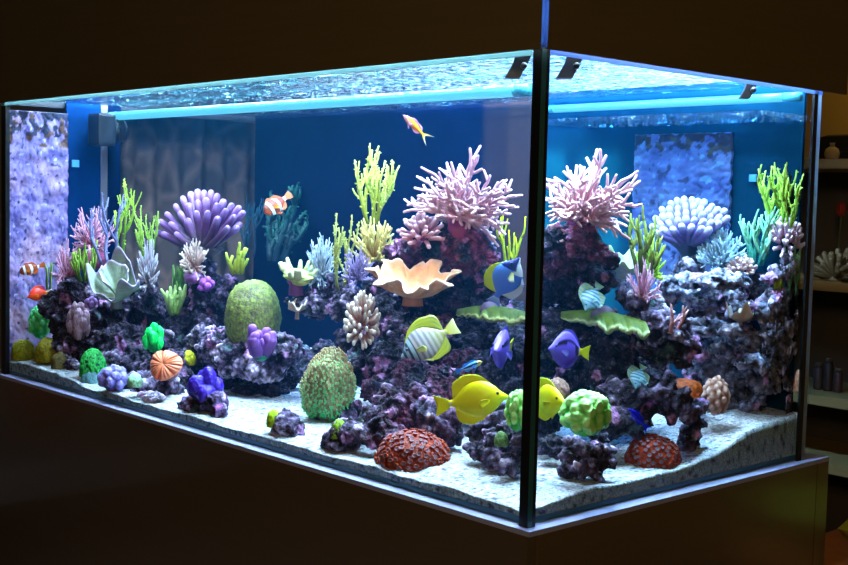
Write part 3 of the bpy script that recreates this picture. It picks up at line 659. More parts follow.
bush('branching_coral', 'small green branching coral between the pink corals and the pale cup coral', 'coral', (70, 240, 98, 282), .09, SY(stems=8, depth=1, open=.8, r=.026, c0=(.08, .16, .04), c1=(.40, .60, .18)), 16)
bush('branching_coral', 'thin green sprig at the far left edge of the heap', 'coral', (45, 262, 53, 290), .085, SY(stems=2, depth=1, open=.2, r=.06, c0=(.10, .22, .05), c1=(.35, .60, .2)), 161)
pompom('tufted_coral', 'brownish tufted coral right of the pale cup coral', (137, 238, 160, 293), .20, 40, .050, (.13, .09, .10), (.70, .68, .78), 17, twigs=2, cp=2.2, tipk=.7, cut=.1)
pompom('tufted_coral', 'beige tufted coral in front of the purple finger coral', (179, 238, 209, 281), .26, 40, .055, (.26, .15, .14), (.80, .68, .62), 18, twigs=2, cp=1.6, tipk=.8, foot=(.3,.16,.34))
bush('branching_coral', 'small bright yellow green coral right of the purple finger coral', 'coral', (225, 242, 249, 275), .31, SY(stems=5, depth=1, open=.8, r=.05, c1=(.70, .82, .25)), 19)
bush('branching_coral', 'bright green stubby coral left of the tall dark rock column', 'coral', (160, 284, 187, 316), .25, SY(stems=6, depth=1, open=1.0, r=.06, c0=(.2, .3, .1), c1=(.66, .86, .45)), 20)
bush('branching_coral', 'slim dark green stems between the pale coral heap and the dark column', 'coral', (172, 258, 186, 300), .28, SY(stems=3, depth=1, open=.4, r=.03, c0=(.04, .10, .03), c1=(.16, .30, .10)), 21)
bush('coral_reflection', 'dim teal coral reflection built as branches far back below the clownfish', 'coral', (262, 182, 309, 262), .70, SY(stems=4, open=.6, r=.03, c0=(.003, .018, .026), c1=(.005, .060, .045), nubs=4), 22)  # faint coral reflections, built as dim branches here and below
bush('coral_reflection', 'dim teal coral reflection built as feathery branches far back left of the clownfish', 'coral', (238, 196, 268, 258), .68, SY(stems=3, open=.5, r=.022, c0=(.006, .02, .035), c1=(.010, .05, .075)), 23)
bush('small_violet_coral', 'small violet antler coral standing on the lilac ledge', 'coral', (247, 324, 277, 358), .17, dict(stems=4, depth=1, kids=(2, 3), spread=.8, up=.2, wob=.1, r=.11, taper=.9, tip=.8, lk=.5, len=.4, open=.8, c0=(.10, .055, .17), c1=(.30, .17, .42)), 24, foot=(.05, .20, .13))
# middle heap
bush('branching_coral', 'tall pale yellow green branching coral standing highest left of the big pink coral', 'coral', (352, 143, 400, 224), .40, SY(stems=6, depth=2, open=.62, r=.021, tip=.62, c0=(.24, .27, .06), c1=(.72, .80, .30), nubs=5), 31)
pompom('branching_coral', 'tan yellow stubby branching coral just below the tall yellow green one', (351, 216, 398, 270), .37, 44, .052, (.30, .15, .05), (.82, .76, .38), 32, twigs=2, tipk=.75, cut=.0, cp=1.0)
bush('branching_coral', 'slender yellow green spiky coral between the pale bushy coral and the tan coral', 'coral', (332, 213, 360, 290), .33, SY(stems=4, depth=1, open=.4, r=.022, len=.6, c0=(.26, .28, .10), c1=(.74, .78, .36), nubs=22), 33)
pompom('tufted_coral', 'pale blue white bushy coral right of the pale table coral', (304, 232, 341, 290), .34, 50, .038, (.24, .26, .32), (.76, .86, .94), 34, twigs=4, tipk=.7, cut=.0)
pompom('tufted_coral', 'grey violet branching coral right of the slender yellow green spiky coral', (341, 246, 374, 292), .31, 30, .048, (.14, .11, .20), (.44, .38, .60), 35, twigs=3, tipk=.7)
bush('branching_coral', 'yellow green finger coral beside the near seam below the big pink coral', 'coral', (494, 212, 526, 270), .45, SY(stems=5, depth=1, open=.6, r=.028, len=.5, c0=(.20, .26, .02), c1=(.66, .78, .10)), 36)
pompom('white_tipped_coral', 'beige knob tipped coral with white tips on the middle heap', (343, 290, 381, 350), .24, 74, .082, (.34, .17, .14), (.92, .84, .78), 37, tipk=1.35, cp=2.2, cut=-.45, rnd=.14, wob=.08, start=.45)
# behind the end glass
bush('gorgonian', 'tall olive green gorgonian behind the end glass right of the pink coral', 'coral', (624, 205, 666, 282), .47, SY(stems=4, depth=2, open=.5, r=.030, c0=(.04, .055, .015), c1=(.24, .30, .09)), 41)
pompom('branching_coral', 'bright lime bushy coral behind the olive gorgonian', (636, 230, 666, 280), .52, 34, .045, (.15, .35, .04), (.60, .90, .20), 42, twigs=3, cut=.1, tipk=.7)
pompom('pink_branch_coral', 'pinkish mauve branching coral on top of the lilac topped rock', (626, 256, 662, 304), .42, 22, .045, (.28, .12, .16), (.74, .50, .64), 43, twigs=4, tipk=.7, cut=.0)
bush('pink_branch_coral', 'small bare pinkish branch coral sticking up alone near the middle of the end glass', 'coral', (658, 304, 689, 334), .43, dict(stems=3, depth=2, kids=(2, 2), spread=.6, up=.15, wob=.08, r=.045, taper=.85, tip=.6, lk=.7, len=.4, open=.9, c0=(.42, .20, .22), c1=(.72, .50, .54)), 44)
pompom('tufted_coral', 'pale blue white bushy coral on the back rocks right of the hazy purple finger coral', (695, 224, 747, 278), .69, 56, .034, (.14, .24, .34), (.64, .84, .94), 45, twigs=4, tipk=.7, cut=.0)
bush('branching_coral', 'teal green branching coral on the back rocks left of the big yellow green one', 'coral', (738, 206, 780, 266), .73, SY(stems=6, depth=2, open=.6, r=.028, c0=(.05, .22, .18), c1=(.42, .72, .50)), 46)
bush('branching_coral', 'big yellow green branching coral in the top right corner of the end glass', 'coral', (757, 162, 808, 242), .755, SY(stems=8, depth=2, open=.95, r=.020, c0=(.12, .30, .06), c1=(.66, .84, .26), nubs=4), 47)
bush('branching_coral', 'dark green stems by the far seam under the pale pink cauliflower coral', 'coral', (781, 236, 803, 300), .755, SY(stems=4, depth=1, open=.45, r=.028, c0=(.05, .12, .08), c1=(.25, .42, .26)), 48)
bush('branching_coral', 'single green finger coral before the dark cave at right', 'coral', (773, 265, 783, 290), .725, SY(stems=2, depth=0, open=.2, r=.10, len=.6, c0=(.20, .28, .06), c1=(.50, .58, .16)), 49)
pompom('tufted_coral', 'pale pink tuft low beside the far right seam', (795, 288, 811, 322), .745, 26, .06, (.20, .16, .28), (.54, .48, .64), 50, twigs=2)

# big pink leather corals: arms reach out from one fleshy foot
def pink_leather(label, foot, Y, tips, fill, r0, seed, zc=(0.92, 0.66, 0.72), dy=.10):
    rng = random.Random(seed); c = at(*foot, Y); s = mpp(c); root = empty('pink_leather_coral', c-np.array([0, 0, 12*s]), label, 'coral', 'big pink leather corals')
    c0, c1 = np.array((0.56, 0.22, 0.24)), np.array(zc); mb = MB()
    def arm(p0, p1, r, twigs, lift):
        n = 9; t = np.linspace(0, 1, n)[:, None]; mid = (p0+p1)/2+np.array([0, 0, lift])+rv(rng)*.012
        pts = p0*(1-t)**2+2*mid*t*(1-t)+p1*t**2; pts[1:-1] += np.array([rv(rng) for _ in range(n-2)])*.0022
        tube(mb, pts, np.linspace(r, r*.62, n), [mix(c0, c1, min(1, x*1.25)**.8) for x in t[:, 0]], 8)
        for _ in range(twigs):
            k = rng.randint(3, 7); d = nrm(nrm(pts[k+1]-pts[k])*1.1+rv(rng)*.95); ln = rng.uniform(.018, .034)
            q = [pts[k], pts[k]+d*ln*.5, pts[k]+d*ln+np.array([0, 0, ln*.12])+rv(rng)*.003]
            tube(mb, q, [r*.72, r*.66, r*.52], [mix(c0, c1, .75), c1, c1], 7)
    for (tx, ty) in tips:
        p1 = at(tx, ty, Y+rng.uniform(-dy, dy)*.6); arm(c+rv(rng)*.012, p1, r0*rng.uniform(.9, 1.1), rng.randint(3, 5), .014)
    for (cx, cy, rx, ry, n) in fill:
        for _ in range(n):
            a, q = rng.uniform(0, 2*math.pi), math.sqrt(rng.random())
            p1 = at(cx+rx*q*math.cos(a), cy+ry*q*math.sin(a), Y+rng.uniform(-dy, dy*.5)); arm(c+rv(rng)*.012, p1, r0*rng.uniform(.85, 1.1), rng.randint(2, 4), .010)
    V = mb.verts(); V[:, 0] = np.minimum(V[:, 0], -.013)
    mb.build('arms', M['soft'], root, V=V)
    mb = MB(); blob(mb, c-np.array([0, 0, 7*s]), (15*s, 14*s, 15*s), (.20, .05, .12), 3, .18, seed=seed, fr=2); mb.build('foot', M['soft'], root)['label'] = 'maroon foot'
    return root
pink_leather('large pink leather coral with long arms atop the middle heap left of the seam', (462, 218), .40,
    [(470, 149), (478, 156), (447, 163), (430, 172), (421, 178), (415, 188), (408, 205), (404, 212), (412, 222), (418, 196), (490, 176), (503, 181), (511, 190), (515, 196), (514, 206), (510, 214), (502, 224), (505, 234), (495, 238), (484, 240), (440, 236), (455, 176), (460, 165)],
    [(462, 200, 42, 26, 52), (440, 208, 28, 20, 20), (484, 212, 24, 20, 18)], .0047, 3)
pink_leather('large refracted view of the pink leather coral with long arms behind the end glass right of the seam', (582, 222), .40,  # refracted second view of the pink coral, built as a separate one
    [(600, 150), (606, 156), (597, 150), (580, 166), (564, 172), (555, 178), (549, 186), (546, 200), (545, 214), (549, 226), (552, 240), (628, 178), (631, 190), (632, 204), (628, 212), (626, 226), (620, 231), (610, 228), (574, 188), (590, 172), (566, 240)],
    [(586, 198, 36, 24, 46), (564, 210, 16, 18, 14), (608, 206, 18, 18, 10)], .0044, 4)
pompom('cauliflower_coral', 'pale pink lumpy coral at the lower left of the big pink leather coral', (396, 212, 448, 249), .36, 50, .10, (.42, .20, .26), (.84, .62, .70), 51, tipk=1.15, cut=-.1, start=.5, m='soft')
pompom('cauliflower_coral', 'pale pink cauliflower coral under the big yellow green coral at right', (765, 214, 807, 258), .752, 56, .085, (.50, .32, .46), (.95, .84, .94), 52, tipk=1.2, cut=-.2, start=.5, m='soft')
pompom('cauliflower_coral', 'pale pink blob coral on the back rocks left of the dark cave', (724, 254, 758, 280), .70, 46, .12, (.50, .30, .30), (.86, .70, .68), 53, tipk=1.2, cut=-.1, start=.5, m='soft')

# finger leather corals with a thick stalk
def finger_leather(label, foot, mid, Y, rows, rpx, c0, c1, tipc, stalk, swpx, seed):
    rng = random.Random(seed); b = at(*foot, Y); c = at(*mid, Y); s = mpp(b); up = c-b; dp = np.array([-_rt[1], _rt[0], 0])
    root = empty('finger_leather_coral', b, label, 'coral', 'finger leather corals')
    prof = [(.55, 0), (.50, .25), (.56, .5), (.75, .75), (1.05, 1.0), (1.25, 1.2), (1.0, 1.38), (.05, 1.45)]
    n = 28; V = []; C = []
    for k, (rr, zz) in enumerate(prof):
        for j in range(n):
            a = 2*math.pi*j/n; q = rr*swpx*s*(1+.08*math.sin(a*5+k)); V.append(b+_rt*q*math.cos(a)+dp*q*.7*math.sin(a)+up*zz); C.append(mix(stalk, c0, min(1, zz*.7)))
    F = [(k*n+j, k*n+(j+1) % n, (k+1)*n+(j+1) % n, (k+1)*n+j) for k in range(len(prof)-1) for j in range(n)]
    mb = MB(); mb.add(V, F+[tuple(reversed(range(n)))], C); mb.build('stalk', M['soft'], root)
    mb = MB()
    for dy, tips in rows:
        for (tx, ty) in tips:
            q1 = at(tx+rng.uniform(-1, 1), ty+rng.uniform(-1, 1), Y+dy+rng.uniform(-.008, .008)); q0 = c+(q1-c)*.22+dp*dy*.15; md = (q0+q1)/2+rv(rng)*.004-np.array([0, 0, .005])
            t = np.linspace(0, 1, 8)[:, None]; pts = q0*(1-t)**2+2*md*t*(1-t)+q1*t**2
            tube(mb, pts, rpx*s*rng.uniform(.85, 1.1)*np.array([1.1, 1.05, 1.0, .95, .92, .92, .95, .92]), [mix(c0, c1, min(1, x*1.2)) if x < .82 else mix(c1, tipc, (x-.82)*5.5) for x in t[:, 0]], 9)
    mb.build('fingers', M['soft'], root); return root
finger_leather('fan shaped purple finger leather coral on the tall dark column at left', (202, 266), (203, 252), .31,
    [(.05, [(157, 232), (161, 222), (168, 214), (176, 207), (183, 199), (190, 195), (197, 193), (204, 193), (211, 194), (218, 197), (224, 202), (231, 205), (238, 208), (242, 214), (240, 224)]),
     (.02, [(164, 235), (172, 225), (180, 215), (189, 206), (198, 202), (207, 202), (216, 206), (225, 212), (233, 218), (236, 228)]),
     (-.012, [(176, 235), (187, 222), (197, 214), (207, 213), (217, 219), (227, 228)])], 3.9, (.075, .055, .075), (.125, .055, .15), (.40, .28, .52), (.13, .15, .13), 17, 61)
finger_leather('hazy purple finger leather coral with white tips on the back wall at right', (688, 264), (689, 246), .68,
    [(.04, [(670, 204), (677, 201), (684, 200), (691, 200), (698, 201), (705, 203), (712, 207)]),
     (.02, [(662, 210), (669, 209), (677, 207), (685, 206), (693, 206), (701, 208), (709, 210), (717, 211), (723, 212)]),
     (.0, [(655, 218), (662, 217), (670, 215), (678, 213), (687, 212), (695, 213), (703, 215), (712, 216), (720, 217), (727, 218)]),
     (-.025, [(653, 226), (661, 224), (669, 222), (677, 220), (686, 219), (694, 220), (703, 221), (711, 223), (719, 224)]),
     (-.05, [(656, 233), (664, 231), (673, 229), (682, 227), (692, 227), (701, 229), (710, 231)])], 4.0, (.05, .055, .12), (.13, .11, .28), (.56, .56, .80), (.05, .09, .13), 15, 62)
rock('bluish stump rock under the hazy purple finger coral', [(690, 262, 11, .70), (690, 272, 14, .70)], light=.0, blue=.5, amp=.6)

# cup, plate and shelf corals
def cup(label, bb, Y, c_in, c_out, c_rim, seed, ruf=5, amp=.18, depth=.55, name='cup_coral', fing=0.0, curl=.5, cat='coral', tilt=0.0, thick=.03, m='coral', layers=0):
    rng = random.Random(seed); ph = rng.random()*6; ph2 = rng.random()*6
    def f(u, v):
        a = 2*math.pi*u; r = .12+.88*v; w_ = 1+amp*.6*math.sin(a*ruf+ph)*v**2+.06*math.sin(a*3+ph2)*v
        if fing: w_ += fing*max(0, math.sin(a*ruf*2.3+ph2))**2*v**5
        z = depth*(v**1.8)+amp*v**2.2*math.sin(a*ruf+ph+1.2)+.5*amp*v**3*math.sin(a*(ruf*2+1)+ph2)
        z += .012*noise.noise(Vector((r*math.cos(a)*7, r*math.sin(a)*7, seed)))
        x, y = r*w_*math.cos(a)*(1-curl*.25*v**3), r*w_*math.sin(a)*(1-curl*.25*v**3)*.85
        return (x, y, z)
    def col(u, v):
        k = .5+.5*noise.noise(Vector((math.cos(6.28*u)*v*5, math.sin(6.28*u)*v*5, seed))); c = mix(c_in, c_out, k*.8)
        return mix(c, c_rim, max(0, (v-.86)/.14))
    mb = MB(); grid(mb, f, 150, 30, col, closed_u=True, thick=thick)
    for q in range(layers):                                   # inner leaves standing in the cup
        a0 = (.9, 2.6, 4.4)[q]
        def leaf(u, v, a0=a0, q=q):
            a = a0+(u-.5)*2.1; r = .10+.50*v; x, y = r*math.cos(a)*(1+.12*math.sin(u*11+q)*v), r*math.sin(a)*.8*(1+.10*math.sin(u*9)*v)
            return (x, y, .12+.80*v-.10*(2*u-1)**2*v+.05*math.sin(u*14+q)*v*v)
        grid(mb, leaf, 40, 16, col, thick=thick)
    V = fit(tiltcam(mb.verts(), tilt), bb, Y)
    lo = V.mean(0); lo[2] = V[:, 2].min()-.012
    root = empty(name, lo, label, cat); mb.build('cup', M[m], root, V=V)
    s = mpp(lo); w_ = (bb[2]-bb[0])*s
    b2 = MB(); tube(b2, [lo-np.array([0, 0, .004]), lo+np.array([0, 0, .012]), lo+np.array([0, 0, .022])], [w_*.11, w_*.10, w_*.17], mix(c_out, (.1, .06, .1), .5), 14, cap=False); b2.build('stalk', M['coral'], root)
    return root
cup('peach coloured cup coral with ruffled rim in front of the dark rock', (364, 258, 462, 299), .30, (.98, .58, .42), (.86, .38, .18), (.98, .66, .52), 71, ruf=6, amp=.11, depth=.52, fing=.30, tilt=.26)
cup('pale greenish white cup coral with folded leaves on the left heap', (86, 246, 140, 303), .12, (.40, .46, .38), (.27, .32, .27), (.46, .40, .50), 72, ruf=3, amp=.36, depth=.8, tilt=.62, layers=3)
def table(label, bb, Y, c0, c1, seed):
    """thick plate with blunt fingers on a short stem"""
    rng = random.Random(seed); mb = MB(); blob(mb, (0, 0, 0), (.85, .6, .24), c0, 4, .18, seed=seed, fr=2.5); blob(mb, (.3, -.1, -.12), (.5, .45, .22), c0, 3, .15, seed=seed)
    for k in range(15):
        a = rng.uniform(0, 6.28); q = np.array([.80*math.cos(a), .55*math.sin(a), .06]); d = nrm(np.array([.75*math.cos(a), .6*math.sin(a), .8])); ln = rng.uniform(.2, .55)
        tube(mb, [q*.8, q+d*ln*.5, q+d*ln+np.array([0, 0, .07])], [.13, .115, .085], [c0, mix(c0, c1, .6), c1], 9)
    V = fit(tiltcam(mb.verts(), .25), bb, Y); lo = V.mean(0); lo[2] = V[:, 2].min()-.010; root = empty('table_coral', lo, label, 'coral'); mb.build('plate', M['coral'], root, V=V)
    b2 = MB(); tube(b2, [lo-np.array([0, 0, .012]), lo+np.array([0, 0, .010]), lo+np.array([0, 0, .020])], [.017, .015, .022], (.24, .12, .26), 14, cap=False); b2.build('stalk', M['coral'], root)
table('pale yellow green table coral with blunt fingers at the left tip of the lilac ledge', (278, 257, 318, 286), .29, (.46, .52, .24), (.80, .86, .56), 73)
cup('small cream coloured shell like coral at the end of the lilac ledge', (288, 298, 308, 312), .275, (.80, .66, .48), (.66, .50, .40), (.88, .80, .70), 74, ruf=3, amp=.2, depth=.4, thick=.08)
cup('pale petal shaped coral behind the end glass beside the olive gorgonian', (606, 245, 636, 280), .50, (.62, .78, .80), (.44, .62, .68), (.66, .80, .5), 75, ruf=3, amp=.25, depth=1.0, tilt=.5)
cup('small pale shell coral on the back wall rocks', (726, 302, 754, 322), .655, (.72, .64, .56), (.55, .55, .60), (.85, .80, .74), 76, ruf=3, amp=.25, depth=.5, thick=.08)
def shelf(label, x0, x1, ytop, Y, dep, c_top, c_rim, seed, sag=.0, thickpx=4, blen=.5):
    """thin wavy shelf growing out of the rock, wavy front rim"""
    A, B = at(x0, ytop, Y), at(x1, ytop+sag, Y); ax = B-A; fwd = nrm(np.array([-FW[0], -FW[1], 0])); s = mpp(A)
    rng = random.Random(seed); ph = rng.random()*6
    def f(u, v):
        lens = (.06+.94*math.sin(math.pi*min(1, max(0, .02+.84*u)))**.8)*(1+.22*noise.noise(Vector((u*6, seed, 0)))); d = dep*lens*v
        z = -.22*d-.006*v*v+(.010*noise.noise(Vector((u*7, seed, 3)))+.006*noise.noise(Vector((u*17, seed, 5))))*v**1.5
        return A+ax*u+fwd*d+np.array([0, 0, z])+np.array([0, 0, -.010*(2*u-1)**2])
    def col(u, v):
        k = .5+.5*noise.noise(Vector((u*9, v*5, seed))); c = mix(c_top, np.array(c_top)*.45, k)
        return mix(c, c_rim, max(0, (v-.80)/.20))
    mb = MB(); grid(mb, f, 110, 22, col, thick=thickpx*s)
    root = empty('shelf_coral', (A+B)/2-np.array([0, 0, .03]), label, 'coral', 'green shelf corals'); V = mb.verts(); V[:, 0] = np.minimum(V[:, 0], -.014); mb.build('plate', M['coral'], root, V=V)
    b2 = MB(); c = (A+B)/2; tube(b2, [c-np.array([0, 0, .034]), c-np.array([0, 0, .016]), c+fwd*dep*.2-np.array([0, 0, .004])], [.012, .014, .024], (.10, .07, .10), 12, cap=False); b2.build('stalk', M['coral'], root)
    return root
shelf('wavy green shelf coral under the powder blue fish left of the seam', 458, 527, 306, .38, .060, (.075, .105, .012), (.34, .36, .18), 81, sag=3)
shelf('wavy green shelf coral behind the end glass right of the seam', 562, 646, 308, .40, .070, (.085, .125, .012), (.36, .40, .24), 82, sag=10)

# domes
def dome(name, label, bb, Y, c0, c1, seed, bump=.06, fr=9, polyps=0, pr=.05, pcol=None, ecol=None, pcol2=None, group=None, lumps=.10, ridged=False, sub=5, plen=.06, m='dome', squash=1.0, low=-.35):
    V, F = ico(sub); keep = V.copy(); rng = random.Random(seed); C = []
    out = V.copy(); out[:, 2] = np.where(V[:, 2] < low, low, V[:, 2])
    for i, v in enumerate(V):
        q = Vector(v); l = noise.noise(q*1.6+Vector((seed, 0, 0))); k = noise.noise(q*fr+Vector((0, seed, 0)))
        if ridged: k = 1-2*abs(noise.noise(q*fr*.6+Vector((0, seed, 3)))*2)
        g = 1+lumps*l+bump*k
        out[i] *= g
        C.append(mix(c0, c1, max(0, min(1, .5+.75*k+.3*l))))
    mb = MB(); mb.add(out, F, C); nb = len(out)
    mp_ = MB()
    if polyps:
        ga = math.pi*(3-math.sqrt(5)); npts = int(polyps*1.5)
        for i in range(npts):
            z = 1-(1-low)*(i+.5)/npts; rr = math.sqrt(max(0, 1-z*z)); a = ga*i+rng.random()*.2; d = np.array([rr*math.cos(a), rr*math.sin(a), z])
            j = int(np.argmax(keep@d)); p = out[j]; d = nrm(d+rv(rng)*.12); u = nrm(np.cross(d, [.3, .5, .8])); w_ = np.cross(d, u); r = pr*rng.uniform(.8, 1.15)
            n = 10; rings = [(.6, -.02, 0), (.95, plen*.6, 0), (1.0, plen, 0), (.78, plen*1.05, .5), (.50, plen*.75, 1), (.18, plen*.7, 1), (.05, plen*.95, .8)]
            PV, PC = [], []
            for (q, h, t) in rings:
                for k in range(n):
                    a2 = 2*math.pi*k/n; q2 = q*(1+.10*(k % 2)*(t < .6)); PV.append(p+d*h+(u*math.cos(a2)+w_*math.sin(a2))*r*q2); PC.append(mix(mix(pcol, pcol2, max(0, min(1, .55+p[2]*.8))) if pcol2 else pcol, ecol, t))
            PF = [(b*n+k, b*n+(k+1) % n, (b+1)*n+(k+1) % n, (b+1)*n+k) for b in range(len(rings)-1) for k in range(n)]+[tuple((len(rings)-1)*n+k for k in range(n))]
            mp_.add(PV, PF, PC)
    allV = np.vstack([mb.verts(), mp_.verts()]) if polyps else mb.verts()
    allV = allV*np.array([1, 1, squash]); V2 = fit(allV, bb, Y)
    if not polyps: return tag(mb.build(name, M[m], V=V2), label, 'coral', group)
    lo = V2[:nb].mean(0); lo[2] = V2[:nb, 2].min(); root = empty(name, lo, label, 'coral', group)
    mb.build('mound', M[m], root, V=V2[:nb]); tag(mp_.build('polyps', M['coral'], root, V=V2[nb:]), None, None, None, 'stuff'); return root
RED0, RED1 = (.13, .025, .012), (.26, .055, .022)
dome('polyp_mound', 'rust red polyp mound on the sand in front of the long glass', (374, 428, 451, 477), .085, RED0, RED1, 1, bump=.05, polyps=150, pr=.082, pcol=(.28, .062, .024), ecol=(.13, .10, .13), group='rust red polyp mounds', plen=.075)
dome('polyp_mound', 'rust red polyp mound on the sand behind the end glass', (624, 433, 682, 473), .40, RED0, RED1, 2, bump=.05, polyps=105, pr=.09, pcol=(.27, .060, .026), ecol=(.13, .14, .19), group='rust red polyp mounds', plen=.075)  # refracted second view of the front mound, built as a separate one
dome('big_dome_coral', 'big mottled green and mauve dome coral on the lilac ledge', (224, 279, 282, 345), .25, (.10, .07, .07), (.25, .33, .09), 3, bump=.05, fr=13, lumps=.05, low=-.62)
dome('fuzzy_polyp_coral', 'large fuzzy green and beige polyp coral left of the middle heap', (299, 346, 357, 424), .20, (.10, .11, .05), (.30, .27, .16), 4, bump=.08, fr=12, lumps=.30, polyps=620, pr=.036, pcol=(.10, .42, .16), pcol2=(.56, .44, .30), ecol=(.06, .48, .20), plen=.07, low=-.75)
dome('olive_dome_coral', 'olive green dome coral nearest the left end on the sand', (11, 339, 36, 361), .045, (.12, .12, .02), (.33, .33, .06), 5, bump=.07, fr=14, group='olive dome corals')
dome('olive_dome_coral', 'slightly larger olive dome coral second from the left end on the sand', (34, 337, 60, 363), .05, (.13, .11, .02), (.36, .32, .06), 6, bump=.08, fr=14, group='olive dome corals')
dome('brown_dome_coral', 'small brown dome coral right of the two olive domes', (51, 351, 70, 371), .05, (.07, .055, .03), (.20, .16, .07), 7, bump=.08, fr=14)
dome('green_dome_coral', 'dark green ridged dome coral at the foot of the left heap', (79, 348, 107, 378), .055, (.02, .07, .035), (.08, .46, .12), 8, bump=.07, fr=10, ridged=True)
dome('pale_base_coral', 'smooth pale teal stump under the dark green ridged dome', (80, 368, 103, 389), .045, (.10, .20, .22), (.16, .28, .30), 9, bump=.02)
dome('green_tuft_coral', 'tiny bright green tuft on the little rock with the lone sand spot', (266, 409, 282, 428), .036, (.20, .34, .02), (.55, .72, .06), 10, bump=.1, fr=10, sub=4)
dome('green_tuft_coral', 'dark green tuft on the little rock left of the front red mound', (330, 419, 348, 440), .042, (.05, .12, .02), (.30, .44, .06), 101, bump=.1, fr=10, sub=4)
dome('green_tuft_coral', 'dull green button coral on the knobbly rock at the near seam', (494, 431, 509, 447), .10, (.07, .14, .06), (.22, .34, .14), 102, bump=.05, fr=8, sub=4)
dome('yellow_algae_tuft', 'bright yellow algae tuft behind the salmon coral', (181, 350, 197, 366), .22, (.30, .32, .03), (.62, .62, .08), 103, bump=.14, fr=7, sub=4)
dome('green_button_coral', 'pale green button coral low between the blue lobed coral and the rubble', (127, 372, 143, 388), .03, (.22, .42, .25), (.50, .72, .50), 104, bump=.12, fr=9, sub=4)
dome('orange_sponge', 'dull orange sponge behind the arched rock at right', (667, 378, 704, 402), .60, (.22, .06, .03), (.40, .13, .06), 105, bump=.05, fr=6, lumps=.2)
dome('brown_ball_coral', 'brownish grainy ball coral right of the near seam behind the lobed green coral', (546, 377, 570, 400), .28, (.20, .11, .10), (.46, .32, .28), 107, bump=.10, fr=14, sub=4)
dome('pink_knob_coral', 'small pale beige knob beside the far right seam', (793, 369, 803, 392), .77, (.40, .22, .16), (.66, .44, .34), 108, bump=.10, fr=8, sub=4)

# lobed, fluorescent corals
def lobed(name, label, bb, Y, c0, c1, seed, n=26, lobe=.34, m='fluoro', cat='coral', group=None, flat=1.0, low=-.5):
    rng = random.Random(seed); mb = MB(); ga = math.pi*(3-math.sqrt(5))
    for i in range(n):
        z = 1-(1-low)*(i+.5)/n; r = math.sqrt(max(0, 1-z*z)); a = ga*i+rng.random()*.4; c = np.array([r*math.cos(a), r*math.sin(a), z])*.68
        blob(mb, c, np.array([lobe, lobe, lobe])*[rng.uniform(.8, 1.2) for _ in range(3)], (1, 1, 1), 2, .15, seed=rng.random()*20)
    blob(mb, (0, 0, 0), (.75, .75, .75), (1, 1, 1), 2)
    V, Nn, F = remesh(mb.verts(), mb.F, .036)
    rr = np.linalg.norm(V, axis=1); C = [mix(c0, c1, max(0, min(1, (x-.74)/.15+.25*noise.noise(Vector(v)*5)))) for x, v in zip(rr, V)]  # shade in the gaps between lobes put into the colour
    V = V+Nn*np.array([.035*noise.noise(Vector(v)*9+Vector((seed, 0, 0))) for v in V])[:, None]
    mb = MB(); mb.add(V, F, C); V2 = fit(V*np.array([1, 1, flat]), bb, Y); V2[:, 0] = np.minimum(V2[:, 0], -.0125)
    return tag(mb.build(name, M[m], V=V2), label, cat, group)
GRN0, GRN1 = (.10, .46, .10), (.36, .86, .34)
lobed('lobed_green_coral', 'bright green lobed coral half hidden by the near seam on its left', (504, 389, 530, 432), .125, GRN0, (.58, 1.0, .40), 1, n=30, lobe=.26, group='bright green lobed corals')
lobed('lobed_green_coral', 'refracted view of the bright green lobed brain coral on the knobbly rock behind the end glass', (558, 389, 613, 437), .18, GRN0, (.58, 1.0, .42), 2, n=40, lobe=.235, group='bright green lobed corals')  # refracted second view of the lobed coral at the seam
lobed('lobed_green_coral', 'vivid green lobed coral at the far left above the olive domes', (28, 304, 54, 339), .075, (.06, .50, .16), (.34, 1.0, .50), 3, n=44, lobe=.21, group='bright green lobed corals')
lobed('lobed_green_coral', 'small vivid green folded coral above the salmon coral', (142, 322, 164, 353), .13, (.01, .28, .06), (.05, .80, .20), 4, n=10, lobe=.42, group='bright green lobed corals')
lobed('blue_lobed_coral', 'small blue violet lobed coral on the sand right of the green ridged dome', (97, 364, 129, 392), .025, (.13, .12, .32), (.30, .28, .60), 6, n=15, lobe=.36)
lobed('mauve_mushroom_coral', 'hanging mauve mushroom coral cluster left of the pale cup coral', (66, 301, 91, 342), .085, (.18, .12, .16), (.44, .32, .40), 7, n=20, lobe=.34)
lobed('beige_zoa_ball', 'beige lumpy polyp ball on the tip of the arched rock at right', (701, 375, 731, 416), .585, (.26, .15, .12), (.62, .48, .44), 106, n=46, lobe=.20, m='coral', low=-.9)
lobed('pink_violet_sponge', 'tiny pink violet sponge below the beige tufted coral', (197, 276, 215, 292), .27, (.22, .08, .32), (.52, .24, .66), 8, n=8, lobe=.45)
lobed('pink_violet_sponge', 'tiny lilac sponge under the pale cup coral', (84, 296, 98, 309), .09, (.24, .14, .40), (.52, .38, .74), 81, n=8, lobe=.45)
lobed('blue_sponge', 'indigo blue lumpy sponge on the sand before the lilac ledge', (186, 366, 224, 406), .055, (.03, .025, .17), (.085, .06, .36), 9, n=7, lobe=.55, flat=1.3)
rock('lilac rock at the foot of the indigo sponge', [(196, 406, 12, .05, .8), (214, 402, 12, .055), (186, 404, 8, .05), (218, 410, 8, .045)], light=.22, vox=.004, amp=.8)
